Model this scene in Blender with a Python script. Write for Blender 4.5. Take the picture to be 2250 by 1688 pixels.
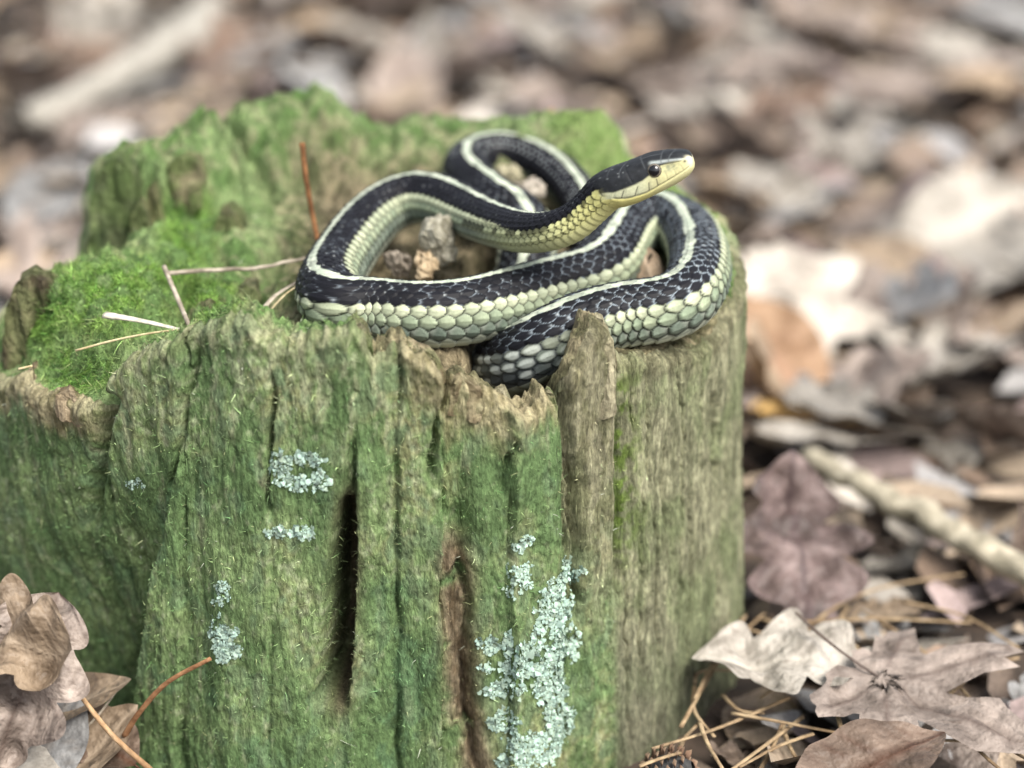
import bpy, math, random
import numpy as np
from mathutils import Vector, Matrix

random.seed(7); rng = np.random.default_rng(7)
for o in list(bpy.data.objects): bpy.data.objects.remove(o)
scene = bpy.context.scene
coll = scene.collection

# ------------------------------------------------------------------ camera (all modelling in cm, meshes written in metres)
CM = 0.01
FPX = 4687.5                                    # focal length in pixels of the 2250 px wide photograph
CAM = np.array([0.0, -60.4, 33.3]); PITCH = math.radians(22)
FW = np.array([0, math.cos(PITCH), -math.sin(PITCH)]); UP = np.array([0, math.sin(PITCH), math.cos(PITCH)]); RT = np.array([1.0, 0, 0])
KV = 2250 / 2211
cd = bpy.data.cameras.new('camera'); cam = bpy.data.objects.new('camera', cd); coll.objects.link(cam)
cam.location = Vector(CAM * CM); cam.rotation_euler = (math.pi / 2 - PITCH, 0, 0)
cd.sensor_width = 36; cd.lens = 75; cd.clip_start = 0.02; cd.clip_end = 100
cd.dof.use_dof = True; cd.dof.focus_distance = 0.576; cd.dof.aperture_fstop = 5.4; cd.dof.aperture_blades = 0
scene.camera = cam

# ------------------------------------------------------------------ sky, sun, exposure: bright open shade
SUN_EL = math.radians(52); SUN_AZ = math.radians(140)      # azimuth from +Y (away from camera) towards +X
w = bpy.data.worlds.new('World'); scene.world = w; w.use_nodes = True
nt = w.node_tree; bg = nt.nodes['Background']
sky = nt.nodes.new('ShaderNodeTexSky'); sky.sky_type = 'NISHITA'; sky.sun_disc = False
sky.sun_elevation = SUN_EL; sky.sun_rotation = SUN_AZ; sky.dust_density = 4; sky.air_density = 1
hs = nt.nodes.new('ShaderNodeHueSaturation'); hs.inputs['Saturation'].default_value = 0.42
nt.links.new(sky.outputs[0], hs.inputs['Color']); nt.links.new(hs.outputs[0], bg.inputs['Color'])
bg.inputs['Strength'].default_value = 0.11
sl = bpy.data.lights.new('sun', 'SUN'); sl.energy = 2.0; sl.angle = math.radians(28); sl.color = (1, .95, .86)
sun = bpy.data.objects.new('sun', sl); coll.objects.link(sun)
sd = Vector((math.sin(SUN_AZ) * math.cos(SUN_EL), math.cos(SUN_AZ) * math.cos(SUN_EL), math.sin(SUN_EL)))
sun.rotation_euler = sd.to_track_quat('Z', 'Y').to_euler(); sun.location = sd * 3
vs = scene.view_settings; vs.view_transform = 'Standard'; vs.look = 'None'; vs.gamma = 1; vs.use_curve_mapping = False
vs.exposure = 1.25
scene.render.engine = 'CYCLES'
scene.render.resolution_x = 1024; scene.render.resolution_y = 768

# ------------------------------------------------------------------ helpers
def ray(vx, vy): return FW + (vx * KV - 1125) / FPX * RT - (vy * KV - 844) / FPX * UP
def on_z(vx, vy, z): d = ray(vx, vy); return CAM + d * ((z - CAM[2]) / d[2])
def on_y(vx, vy, y): d = ray(vx, vy); return CAM + d * ((y - CAM[1]) / d[1])
def proj(X, Y, Z):
    dx, dy, dz = X - CAM[0], Y - CAM[1], Z - CAM[2]
    dep = dy * FW[1] + dz * FW[2]
    return (1125 + FPX * dx / dep) / KV, (844 - FPX * (dy * UP[1] + dz * UP[2]) / dep) / KV
def sstep(a, b, x):
    t = np.clip((x - a) / (b - a), 0, 1); return t * t * (3 - 2 * t)
def mixc(a, b, t): t = np.asarray(t)[..., None]; return np.asarray(a) * (1 - t) + np.asarray(b) * t

def _hash(ix, iy, iz, s):
    h = (ix.astype(np.int64) * 374761393 + iy.astype(np.int64) * 668265263 + iz.astype(np.int64) * 2147483647 + s * 974711) & 0xFFFFFFFF
    h = ((h ^ (h >> 13)) * 1274126177) & 0xFFFFFFFF
    h = ((h ^ (h >> 15)) * 2246822519) & 0xFFFFFFFF
    return h ^ (h >> 16)
def hash01(ix, iy, s=0): return _hash(np.asarray(ix), np.asarray(iy), np.zeros_like(np.asarray(ix)), s) / 4294967295.0
def noise(x, y, z, s=0):
    x, y, z = np.broadcast_arrays(np.asarray(x, float), np.asarray(y, float), np.asarray(z, float))
    xi, yi, zi = np.floor(x), np.floor(y), np.floor(z)
    fx, fy, fz = x - xi, y - yi, z - zi
    u, v, ww = [f * f * f * (f * (f * 6 - 15) + 10) for f in (fx, fy, fz)]
    out = 0
    for dx in (0, 1):
        for dy in (0, 1):
            for dz in (0, 1):
                h = _hash(xi + dx, yi + dy, zi + dz, s)
                gx = (h & 1023) / 511.5 - 1; gy = ((h >> 10) & 1023) / 511.5 - 1; gz = ((h >> 20) & 1023) / 511.5 - 1
                wgt = (u if dx else 1 - u) * (v if dy else 1 - v) * (ww if dz else 1 - ww)
                out = out + wgt * (gx * (fx - dx) + gy * (fy - dy) + gz * (fz - dz))
    return out * 1.1
def fbm(x, y, z, o=4, s=0, g=.5):
    t = 0; a = 1; f = 1
    for i in range(o):
        t = t + a * noise(x * f, y * f, z * f, s + i * 17); a *= g; f *= 2.03
    return t
def ridged(x, y, z, o=3, s=0):
    t = 0; a = 1; f = 1
    for i in range(o):
        t = t + a * (1 - np.abs(noise(x * f, y * f, z * f, s + i * 13)) * 2.2); a *= .5; f *= 2.1
    return t / 1.75

def mesh_np(name, V, faces, n, cols=None, smooth=True, attrs=None, uv=None):
    """V (N,3) in cm, faces (M,n) ints, cols (N,3)"""
    me = bpy.data.meshes.new(name)
    V = np.asarray(V, np.float32) * CM; faces = np.asarray(faces, np.int32)
    me.vertices.add(len(V)); me.vertices.foreach_set('co', V.ravel())
    me.loops.add(faces.size); me.loops.foreach_set('vertex_index', faces.ravel())
    me.polygons.add(len(faces)); me.polygons.foreach_set('loop_start', np.arange(0, faces.size, n, dtype=np.int32))
    me.update(calc_edges=True)
    me.polygons.foreach_set('use_smooth', np.full(len(faces), smooth))
    if cols is not None:
        a = me.attributes.new('Col', 'FLOAT_COLOR', 'POINT')
        c = np.ones((len(V), 4), np.float32); c[:, :3] = np.clip(cols, 0, 1); a.data.foreach_set('color', c.ravel())
    for k, v in (attrs or {}).items():
        a = me.attributes.new(k, 'FLOAT', 'POINT'); a.data.foreach_set('value', np.asarray(v, np.float32).ravel())
    if uv is not None:
        l = me.uv_layers.new(name='UVMap'); l.data.foreach_set('uv', np.asarray(uv, np.float32)[faces.ravel()].ravel())
    me.validate(); me.update()
    return me
def grid_faces(nr, nc, wrap=False):
    i = np.arange(nr - 1)[:, None]; j = np.arange(nc if wrap else nc - 1)[None, :]
    j2 = (j + 1) % nc
    return np.stack([i * nc + j, i * nc + j2, (i + 1) * nc + j2, (i + 1) * nc + j], -1).reshape(-1, 4)
def link(name, me, mat=None, parent=None, loc=None, rot=None):
    o = bpy.data.objects.new(name, me); coll.objects.link(o)
    if mat is not None and me is not None and not me.materials: me.materials.append(mat)
    if parent is not None: o.parent = parent
    if loc is not None: o.location = Vector(np.asarray(loc) * CM)
    if rot is not None: o.rotation_euler = rot
    return o
def tag(o, label=None, cat=None, group=None, kind=None):
    if label: o['label'] = label
    if cat: o['category'] = cat
    if group: o['group'] = group
    if kind: o['kind'] = kind
    return o

# ------------------------------------------------------------------ materials
def new_mat(name):
    m = bpy.data.materials.new(name); m.use_nodes = True
    return m, m.node_tree, m.node_tree.nodes, m.node_tree.links, m.node_tree.nodes['Principled BSDF']
def vcol_mat(name, rough, spec=.3, nscale=400, namp=.35, bump=.4, bscale=900, bdist=.0004, stretch=(1, 1, 1), rough_dark=None):
    m, t, N, L, b = new_mat(name)
    a = N.new('ShaderNodeAttribute'); a.attribute_name = 'Col'
    tc = N.new('ShaderNodeTexCoord'); mp = N.new('ShaderNodeMapping'); mp.inputs['Scale'].default_value = stretch
    L.new(tc.outputs['Object'], mp.inputs[0])
    n = N.new('ShaderNodeTexNoise'); n.inputs['Scale'].default_value = nscale; n.inputs['Detail'].default_value = 5; n.inputs['Roughness'].default_value = .65
    L.new(mp.outputs[0], n.inputs['Vector'])
    mr = N.new('ShaderNodeMapRange'); mr.inputs[1].default_value = .25; mr.inputs[2].default_value = .75
    mr.inputs[3].default_value = 1 - namp; mr.inputs[4].default_value = 1 + namp
    L.new(n.outputs['Fac'], mr.inputs[0])
    mx = N.new('ShaderNodeMix'); mx.data_type = 'RGBA'; mx.blend_type = 'MULTIPLY'; mx.inputs[0].default_value = 1
    L.new(a.outputs['Color'], mx.inputs[6]); L.new(mr.outputs[0], mx.inputs[7]); L.new(mx.outputs[2], b.inputs['Base Color'])
    if rough_dark is None: b.inputs['Roughness'].default_value = rough
    else:
        bw = N.new('ShaderNodeRGBToBW'); L.new(a.outputs['Color'], bw.inputs[0])
        r2 = N.new('ShaderNodeMapRange'); r2.inputs[1].default_value = .02; r2.inputs[2].default_value = .3
        r2.inputs[3].default_value = rough_dark; r2.inputs[4].default_value = rough
        L.new(bw.outputs[0], r2.inputs[0]); L.new(r2.outputs[0], b.inputs['Roughness'])
    b.inputs['Specular IOR Level'].default_value = spec
    n2 = N.new('ShaderNodeTexNoise'); n2.inputs['Scale'].default_value = bscale; n2.inputs['Detail'].default_value = 4
    L.new(mp.outputs[0], n2.inputs['Vector'])
    bp = N.new('ShaderNodeBump'); bp.inputs['Strength'].default_value = bump; bp.inputs['Distance'].default_value = bdist
    L.new(n2.outputs['Fac'], bp.inputs['Height']); L.new(bp.outputs[0], b.inputs['Normal'])
    return m
M_stump = vcol_mat('mossy_wood', .85, .15, 1000, .6, 1, 1300, .0009, stretch=(1, 1, .4))
def streaks(m):
    N, L = m.node_tree.nodes, m.node_tree.links; b = N['Principled BSDF']
    tc = N.new('ShaderNodeTexCoord'); mp = N.new('ShaderNodeMapping'); mp.inputs['Scale'].default_value = (1, 1, .07); L.new(tc.outputs['Object'], mp.inputs[0])
    wn = N.new('ShaderNodeTexNoise'); wn.inputs['Scale'].default_value = 60; L.new(tc.outputs['Object'], wn.inputs['Vector'])
    wv = N.new('ShaderNodeVectorMath'); wv.operation = 'MULTIPLY_ADD'; wv.inputs[1].default_value = (.004, .004, .0); L.new(wn.outputs['Color'], wv.inputs[0]); L.new(mp.outputs[0], wv.inputs[2])
    n = N.new('ShaderNodeTexNoise'); n.inputs['Scale'].default_value = 480; n.inputs['Detail'].default_value = 8; n.inputs['Roughness'].default_value = .7; L.new(wv.outputs[0], n.inputs['Vector'])
    at = N.new('ShaderNodeAttribute'); at.attribute_name = 'bare'
    mr = N.new('ShaderNodeMapRange'); mr.inputs[1].default_value = .32; mr.inputs[2].default_value = .68; mr.inputs[3].default_value = .5; mr.inputs[4].default_value = 1.35; L.new(n.outputs['Fac'], mr.inputs[0])
    mx = N.new('ShaderNodeMix'); mx.data_type = 'RGBA'; mx.blend_type = 'MULTIPLY'; L.new(at.outputs['Fac'], mx.inputs[0])
    old = b.inputs['Base Color'].links[0].from_socket; L.new(old, mx.inputs[6]); L.new(mr.outputs[0], mx.inputs[7]); L.new(mx.outputs[2], b.inputs['Base Color'])
    mu = N.new('ShaderNodeMath'); mu.operation = 'MULTIPLY'; L.new(n.outputs['Fac'], mu.inputs[0]); L.new(at.outputs['Fac'], mu.inputs[1])
    bp = N.new('ShaderNodeBump'); bp.inputs['Strength'].default_value = 1; bp.inputs['Distance'].default_value = .004; L.new(mu.outputs[0], bp.inputs['Height'])
    L.new(b.inputs['Normal'].links[0].from_socket, bp.inputs['Normal']); L.new(bp.outputs[0], b.inputs['Normal'])
streaks(M_stump)
M_moss = vcol_mat('moss_fibre', .7, .2, 300, .25, 0, 500)
M_lichen = vcol_mat('lichen_crust', .85, .1, 700, .2, .4, 1500, .0003)
M_snake = vcol_mat('snake_skin', .48, .17, 1500, .14, .35, 2600, .00015, rough_dark=.55)
M_wood = vcol_mat('weathered_wood', .8, .2, 500, .4, .6, 900, .0005)

def leaf_mat(name, c1, c2, vein, trans=.0):
    m, t, N, L, b = new_mat(name)
    tc = N.new('ShaderNodeTexCoord'); oi = N.new('ShaderNodeObjectInfo')
    add = N.new('ShaderNodeVectorMath'); add.operation = 'ADD'; L.new(tc.outputs['Object'], add.inputs[0])
    cmb = N.new('ShaderNodeCombineXYZ'); L.new(oi.outputs['Random'], cmb.inputs[0]); L.new(oi.outputs['Random'], cmb.inputs[2]); L.new(cmb.outputs[0], add.inputs[1])
    n = N.new('ShaderNodeTexNoise'); n.inputs['Scale'].default_value = 70; n.inputs['Detail'].default_value = 7; n.inputs['Roughness'].default_value = .62
    L.new(add.outputs[0], n.inputs['Vector'])
    rp = N.new('ShaderNodeValToRGB'); rp.color_ramp.elements[0].position = .38; rp.color_ramp.elements[1].position = .62
    rp.color_ramp.elements[0].color = (*[.72 * q for q in c1], 1); rp.color_ramp.elements[1].color = (*c2, 1)
    L.new(n.outputs['Fac'], rp.inputs[0])
    # dark rot spots with their own shape
    n3 = N.new('ShaderNodeTexNoise'); n3.inputs['Scale'].default_value = 260; n3.inputs['Detail'].default_value = 4
    L.new(add.outputs[0], n3.inputs['Vector'])
    sp = N.new('ShaderNodeMapRange'); sp.inputs[1].default_value = .62; sp.inputs[2].default_value = .74; L.new(n3.outputs['Fac'], sp.inputs[0])
    spm = N.new('ShaderNodeMath'); spm.operation = 'MULTIPLY'; spm.inputs[1].default_value = .55; L.new(sp.outputs[0], spm.inputs[0])
    mxs = N.new('ShaderNodeMix'); mxs.data_type = 'RGBA'; L.new(spm.outputs[0], mxs.inputs[0]); L.new(rp.outputs[0], mxs.inputs[6]); mxs.inputs[7].default_value = (.07, .045, .03, 1)
    # veins from the leaf's own coordinates
    va = N.new('ShaderNodeAttribute'); va.attribute_name = 'vein'
    mx = N.new('ShaderNodeMix'); mx.data_type = 'RGBA'; L.new(va.outputs['Fac'], mx.inputs[0]); L.new(mxs.outputs[2], mx.inputs[6]); mx.inputs[7].default_value = (*vein, 1)
    # each leaf a little lighter or darker
    mr = N.new('ShaderNodeMapRange'); mr.inputs[3].default_value = .7; mr.inputs[4].default_value = 1.25; L.new(oi.outputs['Random'], mr.inputs[0])
    ml = N.new('ShaderNodeMix'); ml.data_type = 'RGBA'; ml.blend_type = 'MULTIPLY'; ml.inputs[0].default_value = 1
    L.new(mx.outputs[2], ml.inputs[6]); L.new(mr.outputs[0], ml.inputs[7]); L.new(ml.outputs[2], b.inputs['Base Color'])
    b.inputs['Roughness'].default_value = .55; b.inputs['Specular IOR Level'].default_value = .35
    n2 = N.new('ShaderNodeTexNoise'); n2.inputs['Scale'].default_value = 500; n2.inputs['Detail'].default_value = 5; L.new(add.outputs[0], n2.inputs['Vector'])
    sm = N.new('ShaderNodeMath'); sm.operation = 'MULTIPLY_ADD'; sm.inputs[1].default_value = .8; L.new(va.outputs['Fac'], sm.inputs[0]); L.new(n2.outputs['Fac'], sm.inputs[2])
    n4 = N.new('ShaderNodeTexNoise'); n4.inputs['Scale'].default_value = 130; n4.inputs['Detail'].default_value = 3; L.new(add.outputs[0], n4.inputs['Vector'])
    bq = N.new('ShaderNodeBump'); bq.inputs['Strength'].default_value = .8; bq.inputs['Distance'].default_value = .004; L.new(n4.outputs['Fac'], bq.inputs['Height'])
    bp = N.new('ShaderNodeBump'); bp.inputs['Strength'].default_value = .6; bp.inputs['Distance'].default_value = .0008; L.new(bq.outputs[0], bp.inputs['Normal'])
    L.new(sm.outputs[0], bp.inputs['Height']); L.new(bp.outputs[0], b.inputs['Normal'])
    return m
LEAF = {
 'peach':  leaf_mat('peach_leaf', (.38, .22, .12), (.50, .33, .205), (.42, .25, .16)),
 'plum':   leaf_mat('plum_leaf', (.075, .055, .05), (.175, .13, .122), (.06, .04, .04)),
 'mauve':  leaf_mat('mauve_leaf', (.19, .152, .128), (.35, .29, .25), (.12, .09, .075)),
 'tan':    leaf_mat('tan_leaf', (.19, .135, .088), (.33, .25, .172), (.36, .28, .2)),
 'pale':   leaf_mat('pale_leaf', (.215, .192, .16), (.35, .322, .283), (.37, .34, .295)),
 'russet': leaf_mat('russet_leaf', (.13, .09, .066), (.25, .18, .135), (.10, .05, .03)),
 'brown':  leaf_mat('brown_leaf', (.12, .09, .07), (.25, .19, .145), (.08, .055, .04)),
 'grey':   leaf_mat('grey_leaf', (.20, .195, .19), (.36, .36, .355), (.2, .18, .16)),
 'white':  leaf_mat('bleached_leaf', (.37, .325, .275), (.51, .465, .405), (.42, .36, .29)),
 'ochre':  leaf_mat('sun_spot_leaf', (.42, .24, .08), (.62, .42, .17), (.5, .3, .1)),  # bright yellow colour stands in for a sunlit spot
}

# ------------------------------------------------------------------ forest floor
def soil_material():
    m, t, N, L, b = new_mat('forest_soil')
    tc = N.new('ShaderNodeTexCoord'); n = N.new('ShaderNodeTexNoise'); n.inputs['Scale'].default_value = 45; n.inputs['Detail'].default_value = 8
    L.new(tc.outputs['Object'], n.inputs['Vector'])
    rp = N.new('ShaderNodeValToRGB'); rp.color_ramp.elements[0].color = (.018, .013, .01, 1); rp.color_ramp.elements[1].color = (.10, .07, .05, 1)
    rp.color_ramp.elements[0].position = .35; rp.color_ramp.elements[1].position = .7
    L.new(n.outputs['Fac'], rp.inputs[0]); L.new(rp.outputs[0], b.inputs['Base Color']); b.inputs['Roughness'].default_value = .95
    bp = N.new('ShaderNodeBump'); bp.inputs['Distance'].default_value = .004; L.new(n.outputs['Fac'], bp.inputs['Height']); L.new(bp.outputs[0], b.inputs['Normal'])
    return m
def ground_z(x, y): return .55 * noise(x / 19, y / 19, 0, 5) + .25 * noise(x / 6, y / 6, 0, 6)
g1 = np.concatenate([np.linspace(-4000, -130, 14), np.linspace(-120, 120, 121), np.linspace(130, 4000, 14)])
gx, gy = np.meshgrid(g1, g1 + 40)
gz = ground_z(gx, gy) - .15
floor = link('forest_floor', mesh_np('forest_floor', np.stack([gx, gy, gz], -1).reshape(-1, 3), grid_faces(len(g1), len(g1)), 4), soil_material())
tag(floor, 'dark soil of the forest floor under the leaf litter', 'ground', kind='structure')

# ------------------------------------------------------------------ the stump
SC = np.array([-4.0, .5]); SA, SB = 10.9, 9.6
front_prof = np.array([(-400, 700), (-60, 760), (-15, 845), (0, 858), (40, 830), (66, 800), (76, 797), (95, 832), (150, 845), (205, 868), (232, 888), (240, 872), (250, 800), (290, 765), (330, 748), (400, 722), (480, 694),
    (530, 682), (556, 700), (600, 733), (650, 727), (700, 712), (768, 700), (790, 722), (812, 778), (828, 775), (850, 758), (872, 746), (905, 752), (930, 768), (952, 812), (966, 842), (982, 816), (1003, 824), (1040, 846),
    (1078, 844), (1098, 866), (1122, 884), (1150, 872), (1178, 848), (1200, 870), (1208, 882), (1216, 836), (1232, 790), (1252, 745), (1272, 712), (1284, 692), (1306, 697), (1322, 735), (1328, 770), (1345, 772), (1450, 768), (1530, 745), (1570, 705), (1592, 640), (1606, 565), (1612, 540), (2000, 540)])
back_prof = np.array([(-300, 640), (20, 606), (60, 596), (120, 604), (150, 600), (168, 560), (180, 430), (200, 352), (235, 322), (270, 306), (340, 296), (392, 262), (412, 246), (432, 300), (452, 338), (466, 325), (478, 258), (520, 228),
    (600, 208), (680, 197), (720, 206), (760, 236), (810, 262), (850, 266), (890, 246), (960, 246), (1010, 256), (1100, 254), (1150, 246), (1200, 238), (1260, 240), (1310, 238), (1340, 268), (1372, 322), (1440, 380), (1520, 440), (1570, 470), (1600, 515), (1612, 540), (2000, 540)])
# angles: dense on the side that shows
th = np.concatenate([np.linspace(-200, 20, 900, endpoint=False), np.linspace(20, 160, 330, endpoint=False)]) * math.pi / 180
NT = len(th)
cx, sy = np.cos(th), np.sin(th)
ex, ey = SC[0] + SA * cx, SC[1] + SB * sy
pvx, _ = proj(ex, ey, np.full(NT, 12.3))
wf = sstep(.12, -.22, sy)
pvy = np.interp(pvx, front_prof[:, 0], front_prof[:, 1]) * wf + np.interp(pvx, back_prof[:, 0], back_prof[:, 1]) * (1 - wf)
ang = PITCH + np.arctan((pvy * KV - 844) / FPX)
dxy = (ey - CAM[1])
rim = CAM[2] - dxy * np.tan(ang)
rim = np.clip(rim, 10.5, 17)
jag = ridged(ex * 1.6, ey * 1.6, 0, 3, 3) - .55
rim = rim + .20 * jag + (.20 * noise(ex * 4.5, ey * 4.5, 1, 9) + .13 * noise(ex * 9, ey * 9, 1, 10)) * sstep(.5, .0, sy)

NZ, NI = 215, 150
tt = np.linspace(0, 1, NZ) ** .92
TH, T = np.meshgrid(th, tt)                                  # (NZ, NT)
RIM = np.broadcast_to(rim, TH.shape)
Z0 = -1.2 + T * (RIM + 1.2)
def wall_disp(THa, Z, rimh):
    fl = 1 + .045 * np.clip((9 - Z) / 9, 0, 1.3)
    X = SC[0] + SA * fl * np.cos(THa); Y = SC[1] + SB * fl * np.sin(THa)
    fx, fy = proj(X, Y, Z)
    front = sstep(.15, -.1, np.sin(THa))
    d = np.zeros_like(X)
    cz, szn = np.cos(THa) * 10, np.sin(THa) * 10
    bare = sstep(1318, 1345, fx) * front
    d += .26 * fbm(cz * .35, szn * .35, Z * .09, 3, 21)
    d += .16 * fbm(cz * 1.3, szn * 1.3, Z * .22, 3, 31) * (1 - .4 * bare)
    wx = .55 * fbm(cz * .8, szn * .8, Z * .45, 2, 43)
    d += .085 * (ridged(cz * 2.3 + 2 * wx, szn * 2.3 + 2 * wx, Z * .42, 4, 41) - .5) * (.25 + .0 * bare)
    d += .085 * bare * fbm(cz * 4.5 + 2 * wx, szn * 4.5 + 2 * wx, Z * 1.2, 4, 44)
    d += .07 * fbm(cz * 1.6, szn * 1.6, Z * .6, 4, 51) * (1 - .75 * bare)
    d += .035 * fbm(cz * 3.6, szn * 3.6, Z * .6, 3, 61) * (1 - .5 * bare)
    d -= .06 * (1 - bare) * sstep(.55, .95, ridged(cz * 1.9 + wx, szn * 1.9 + wx, Z * 1.1, 3, 63)) * sstep(-.3, .25, noise(cz * .6, szn * .6, Z * .5, 64))
    d -= .015 * (1 - bare) * sstep(.05, .45, noise(cz * 3.1, szn * 3.1, Z * 3.3, 65))
    d += 1.2 * np.exp(-((np.degrees(THa) + 168) / 16) ** 2) * sstep(12.2, 10.5, Z)
    d -= .32 * bare * sstep(.80, .97, ridged(cz * 1.7 + wx, szn * 1.7 + wx, Z * .28, 2, 71)) * sstep(-.05, .25, noise(cz * .7, szn * .7, Z * .5, 72))
    def seg(pts, soft=40):
        ys = [q[1] for q in pts]; xs = [q[0] for q in pts]
        return fx - np.interp(fy, ys, xs) + 9 * noise(fy / 60, fx * 0, 3. + xs[0], 5) + 4 * noise(fy / 17, fx * 0, 3. + xs[0], 6), sstep(ys[0] - soft, ys[0], fy) * sstep(ys[-1] + soft, ys[-1], fy)
    def groove(pts, wd, dep, soft=40):
        nonlocal d
        q, a = seg(pts, soft); d -= front * dep * a * np.exp(-(q / wd) ** 2)
    groove([(246, 870), (228, 950), (212, 1020), (190, 1120)], 13, .75)
    groove([(415, 790), (398, 870), (388, 960), (372, 1040), (345, 1180)], 6, .35)
    groove([(592, 830), (586, 960), (584, 1080)], 5, .42)
    groove([(962, 840), (942, 900), (928, 1000)], 7, .65)
    groove([(1216, 885), (1226, 1000), (1234, 1120), (1240, 1300)], 8, .5, 60)
    groove([(1098, 960), (1084, 985), (1078, 1030)], 7, .35)
    groove([(855, 1000), (858, 1180)], 5, .22)
    groove([(985, 1140), (982, 1280), (990, 1420), (1010, 1560), (1035, 1700)], 27, .28, 80)
    groove([(995, 1240), (1012, 1300), (1002, 1420), (1010, 1560), (1040, 1700)], 6, .3, 30)
    groove([(1330, 770), (1330, 1000), (1335, 1250)], 9, .35, 60)
    groove([(1440, 1000), (1442, 1120)], 5, .25); groove([(1545, 880), (1548, 1010)], 6, .4)
    # split plates with sharp edges between them
    bnd = np.array([-300, 232, 396, 590, 764, 862, 952, 1092, 1216, 1330.])
    off = np.array([.05, .10, -.06, .16, .02, .16, -.02, .12, .0]); til = np.array([.25, -.25, .30, .30, -.22, .25, .18, -.30, .0])
    fw_ = fx + 16 * noise(fy / 110, fx * 0, 7., 15) + 5 * noise(fy / 28, fx * 0, 8., 16)
    pi_ = np.clip(np.searchsorted(bnd, fw_.ravel()).reshape(fw_.shape) - 1, 0, 8)
    tl_ = np.clip((fw_ - bnd[pi_]) / (bnd[pi_ + 1] - bnd[pi_]), 0, 1)
    ef = np.minimum((fw_ - bnd[pi_]), (bnd[pi_ + 1] - fw_))
    d += front * (1 - bare) * (off[pi_] + til[pi_] * (tl_ - .5)) * 1.35 * (1 + .8 * noise(fx / 300, fy / 220, 2., 67))
    d -= front * (1 - bare) * .28 * np.exp(-(ef / 4) ** 2) * sstep(-.05, .25, noise(fx / 200, fy / 170, 5., 66))
    for gp in ([(1375, 765), (1371, 900)], [(1402, 800), (1407, 1000)], [(1470, 790), (1478, 1000), (1482, 1250)], [(1512, 760), (1517, 980)], [(1422, 1150), (1427, 1400)], [(1502, 1150), (1492, 1450)], [(1562, 1050), (1556, 1300)], [(1390, 1120), (1384, 1420)], [(1350, 1300), (1356, 1560)]):
        groove([(q[0] + random.uniform(-6, 6), q[1]) for q in gp], 2.6, .30, 60)
    # the open crack, sharp on its right lip
    q, a = seg([(768, 900), (762, 1000), (757, 1100), (750, 1250), (742, 1400), (728, 1490)], 30)
    wl = np.interp(fy, [900, 1050, 1200, 1500], [16, 24, 44, 50]); rl = np.interp(fy, [900, 1050, 1200, 1500], [8, 12, 20, 28])
    prof = sstep(-wl, -wl * .25, q) * sstep(rl, rl - 7, q)
    dep = np.interp(fy, [900, 1020, 1075, 1110, 1200, 1480], [.0, .3, .5, 1.7, 2.8, 2.9])
    d -= front * a * prof * dep
    # left lobe falls back behind the front buttress lower down
    q, _ = seg([(400, 900), (385, 1000), (335, 1230), (300, 1420), (278, 1600), (270, 1750)])
    d -= front * sstep(8, -22, q) * np.interp(fy, [900, 1050, 1250, 1500, 1700], [0, .2, 1.0, 2.0, 2.3]) * (.45 + .55 * sstep(-360, -60, q))
    # buttresses and the standing splinter
    d += front * .45 * np.exp(-((fx - 545) / 170) ** 2) * np.interp(fy, [680, 900, 1500], [0, .5, 1])
    d += front * .25 * np.exp(-((fx - 110) / 90) ** 2)
    d += front * .28 * sstep(1214, 1226, fx) * sstep(1332, 1316, fx) * np.interp(fy, [680, 760, 1000, 1350], [.7, 1, .8, 0])
    d += front * .30 * sstep(985, 1040, fx) * sstep(1215, 1180, fx) * np.interp(fy, [860, 1000, 1600], [.2, .7, 1])
    # crumbling broken top
    near = np.clip((rimh - Z) / 1.2, 0, 1)
    d += (1 - near) * .16 * fbm(cz * 2.6, szn * 2.6, Z * 2, 3, 81)
    d -= .55 * np.clip(1 - (rimh - Z) / .35, 0, 1) ** 2 * .6
    return X, Y, fx, fy, d, front, bare
X, Y, FX, FY, Dw, FRONT, BARE = wall_disp(TH, Z0, RIM)
OX = X + Dw * np.cos(TH); OY = Y + Dw * np.sin(TH); OZ = Z0 + .03 * noise(X * 4, Y * 4, Z0 * 4, 90)
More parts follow.
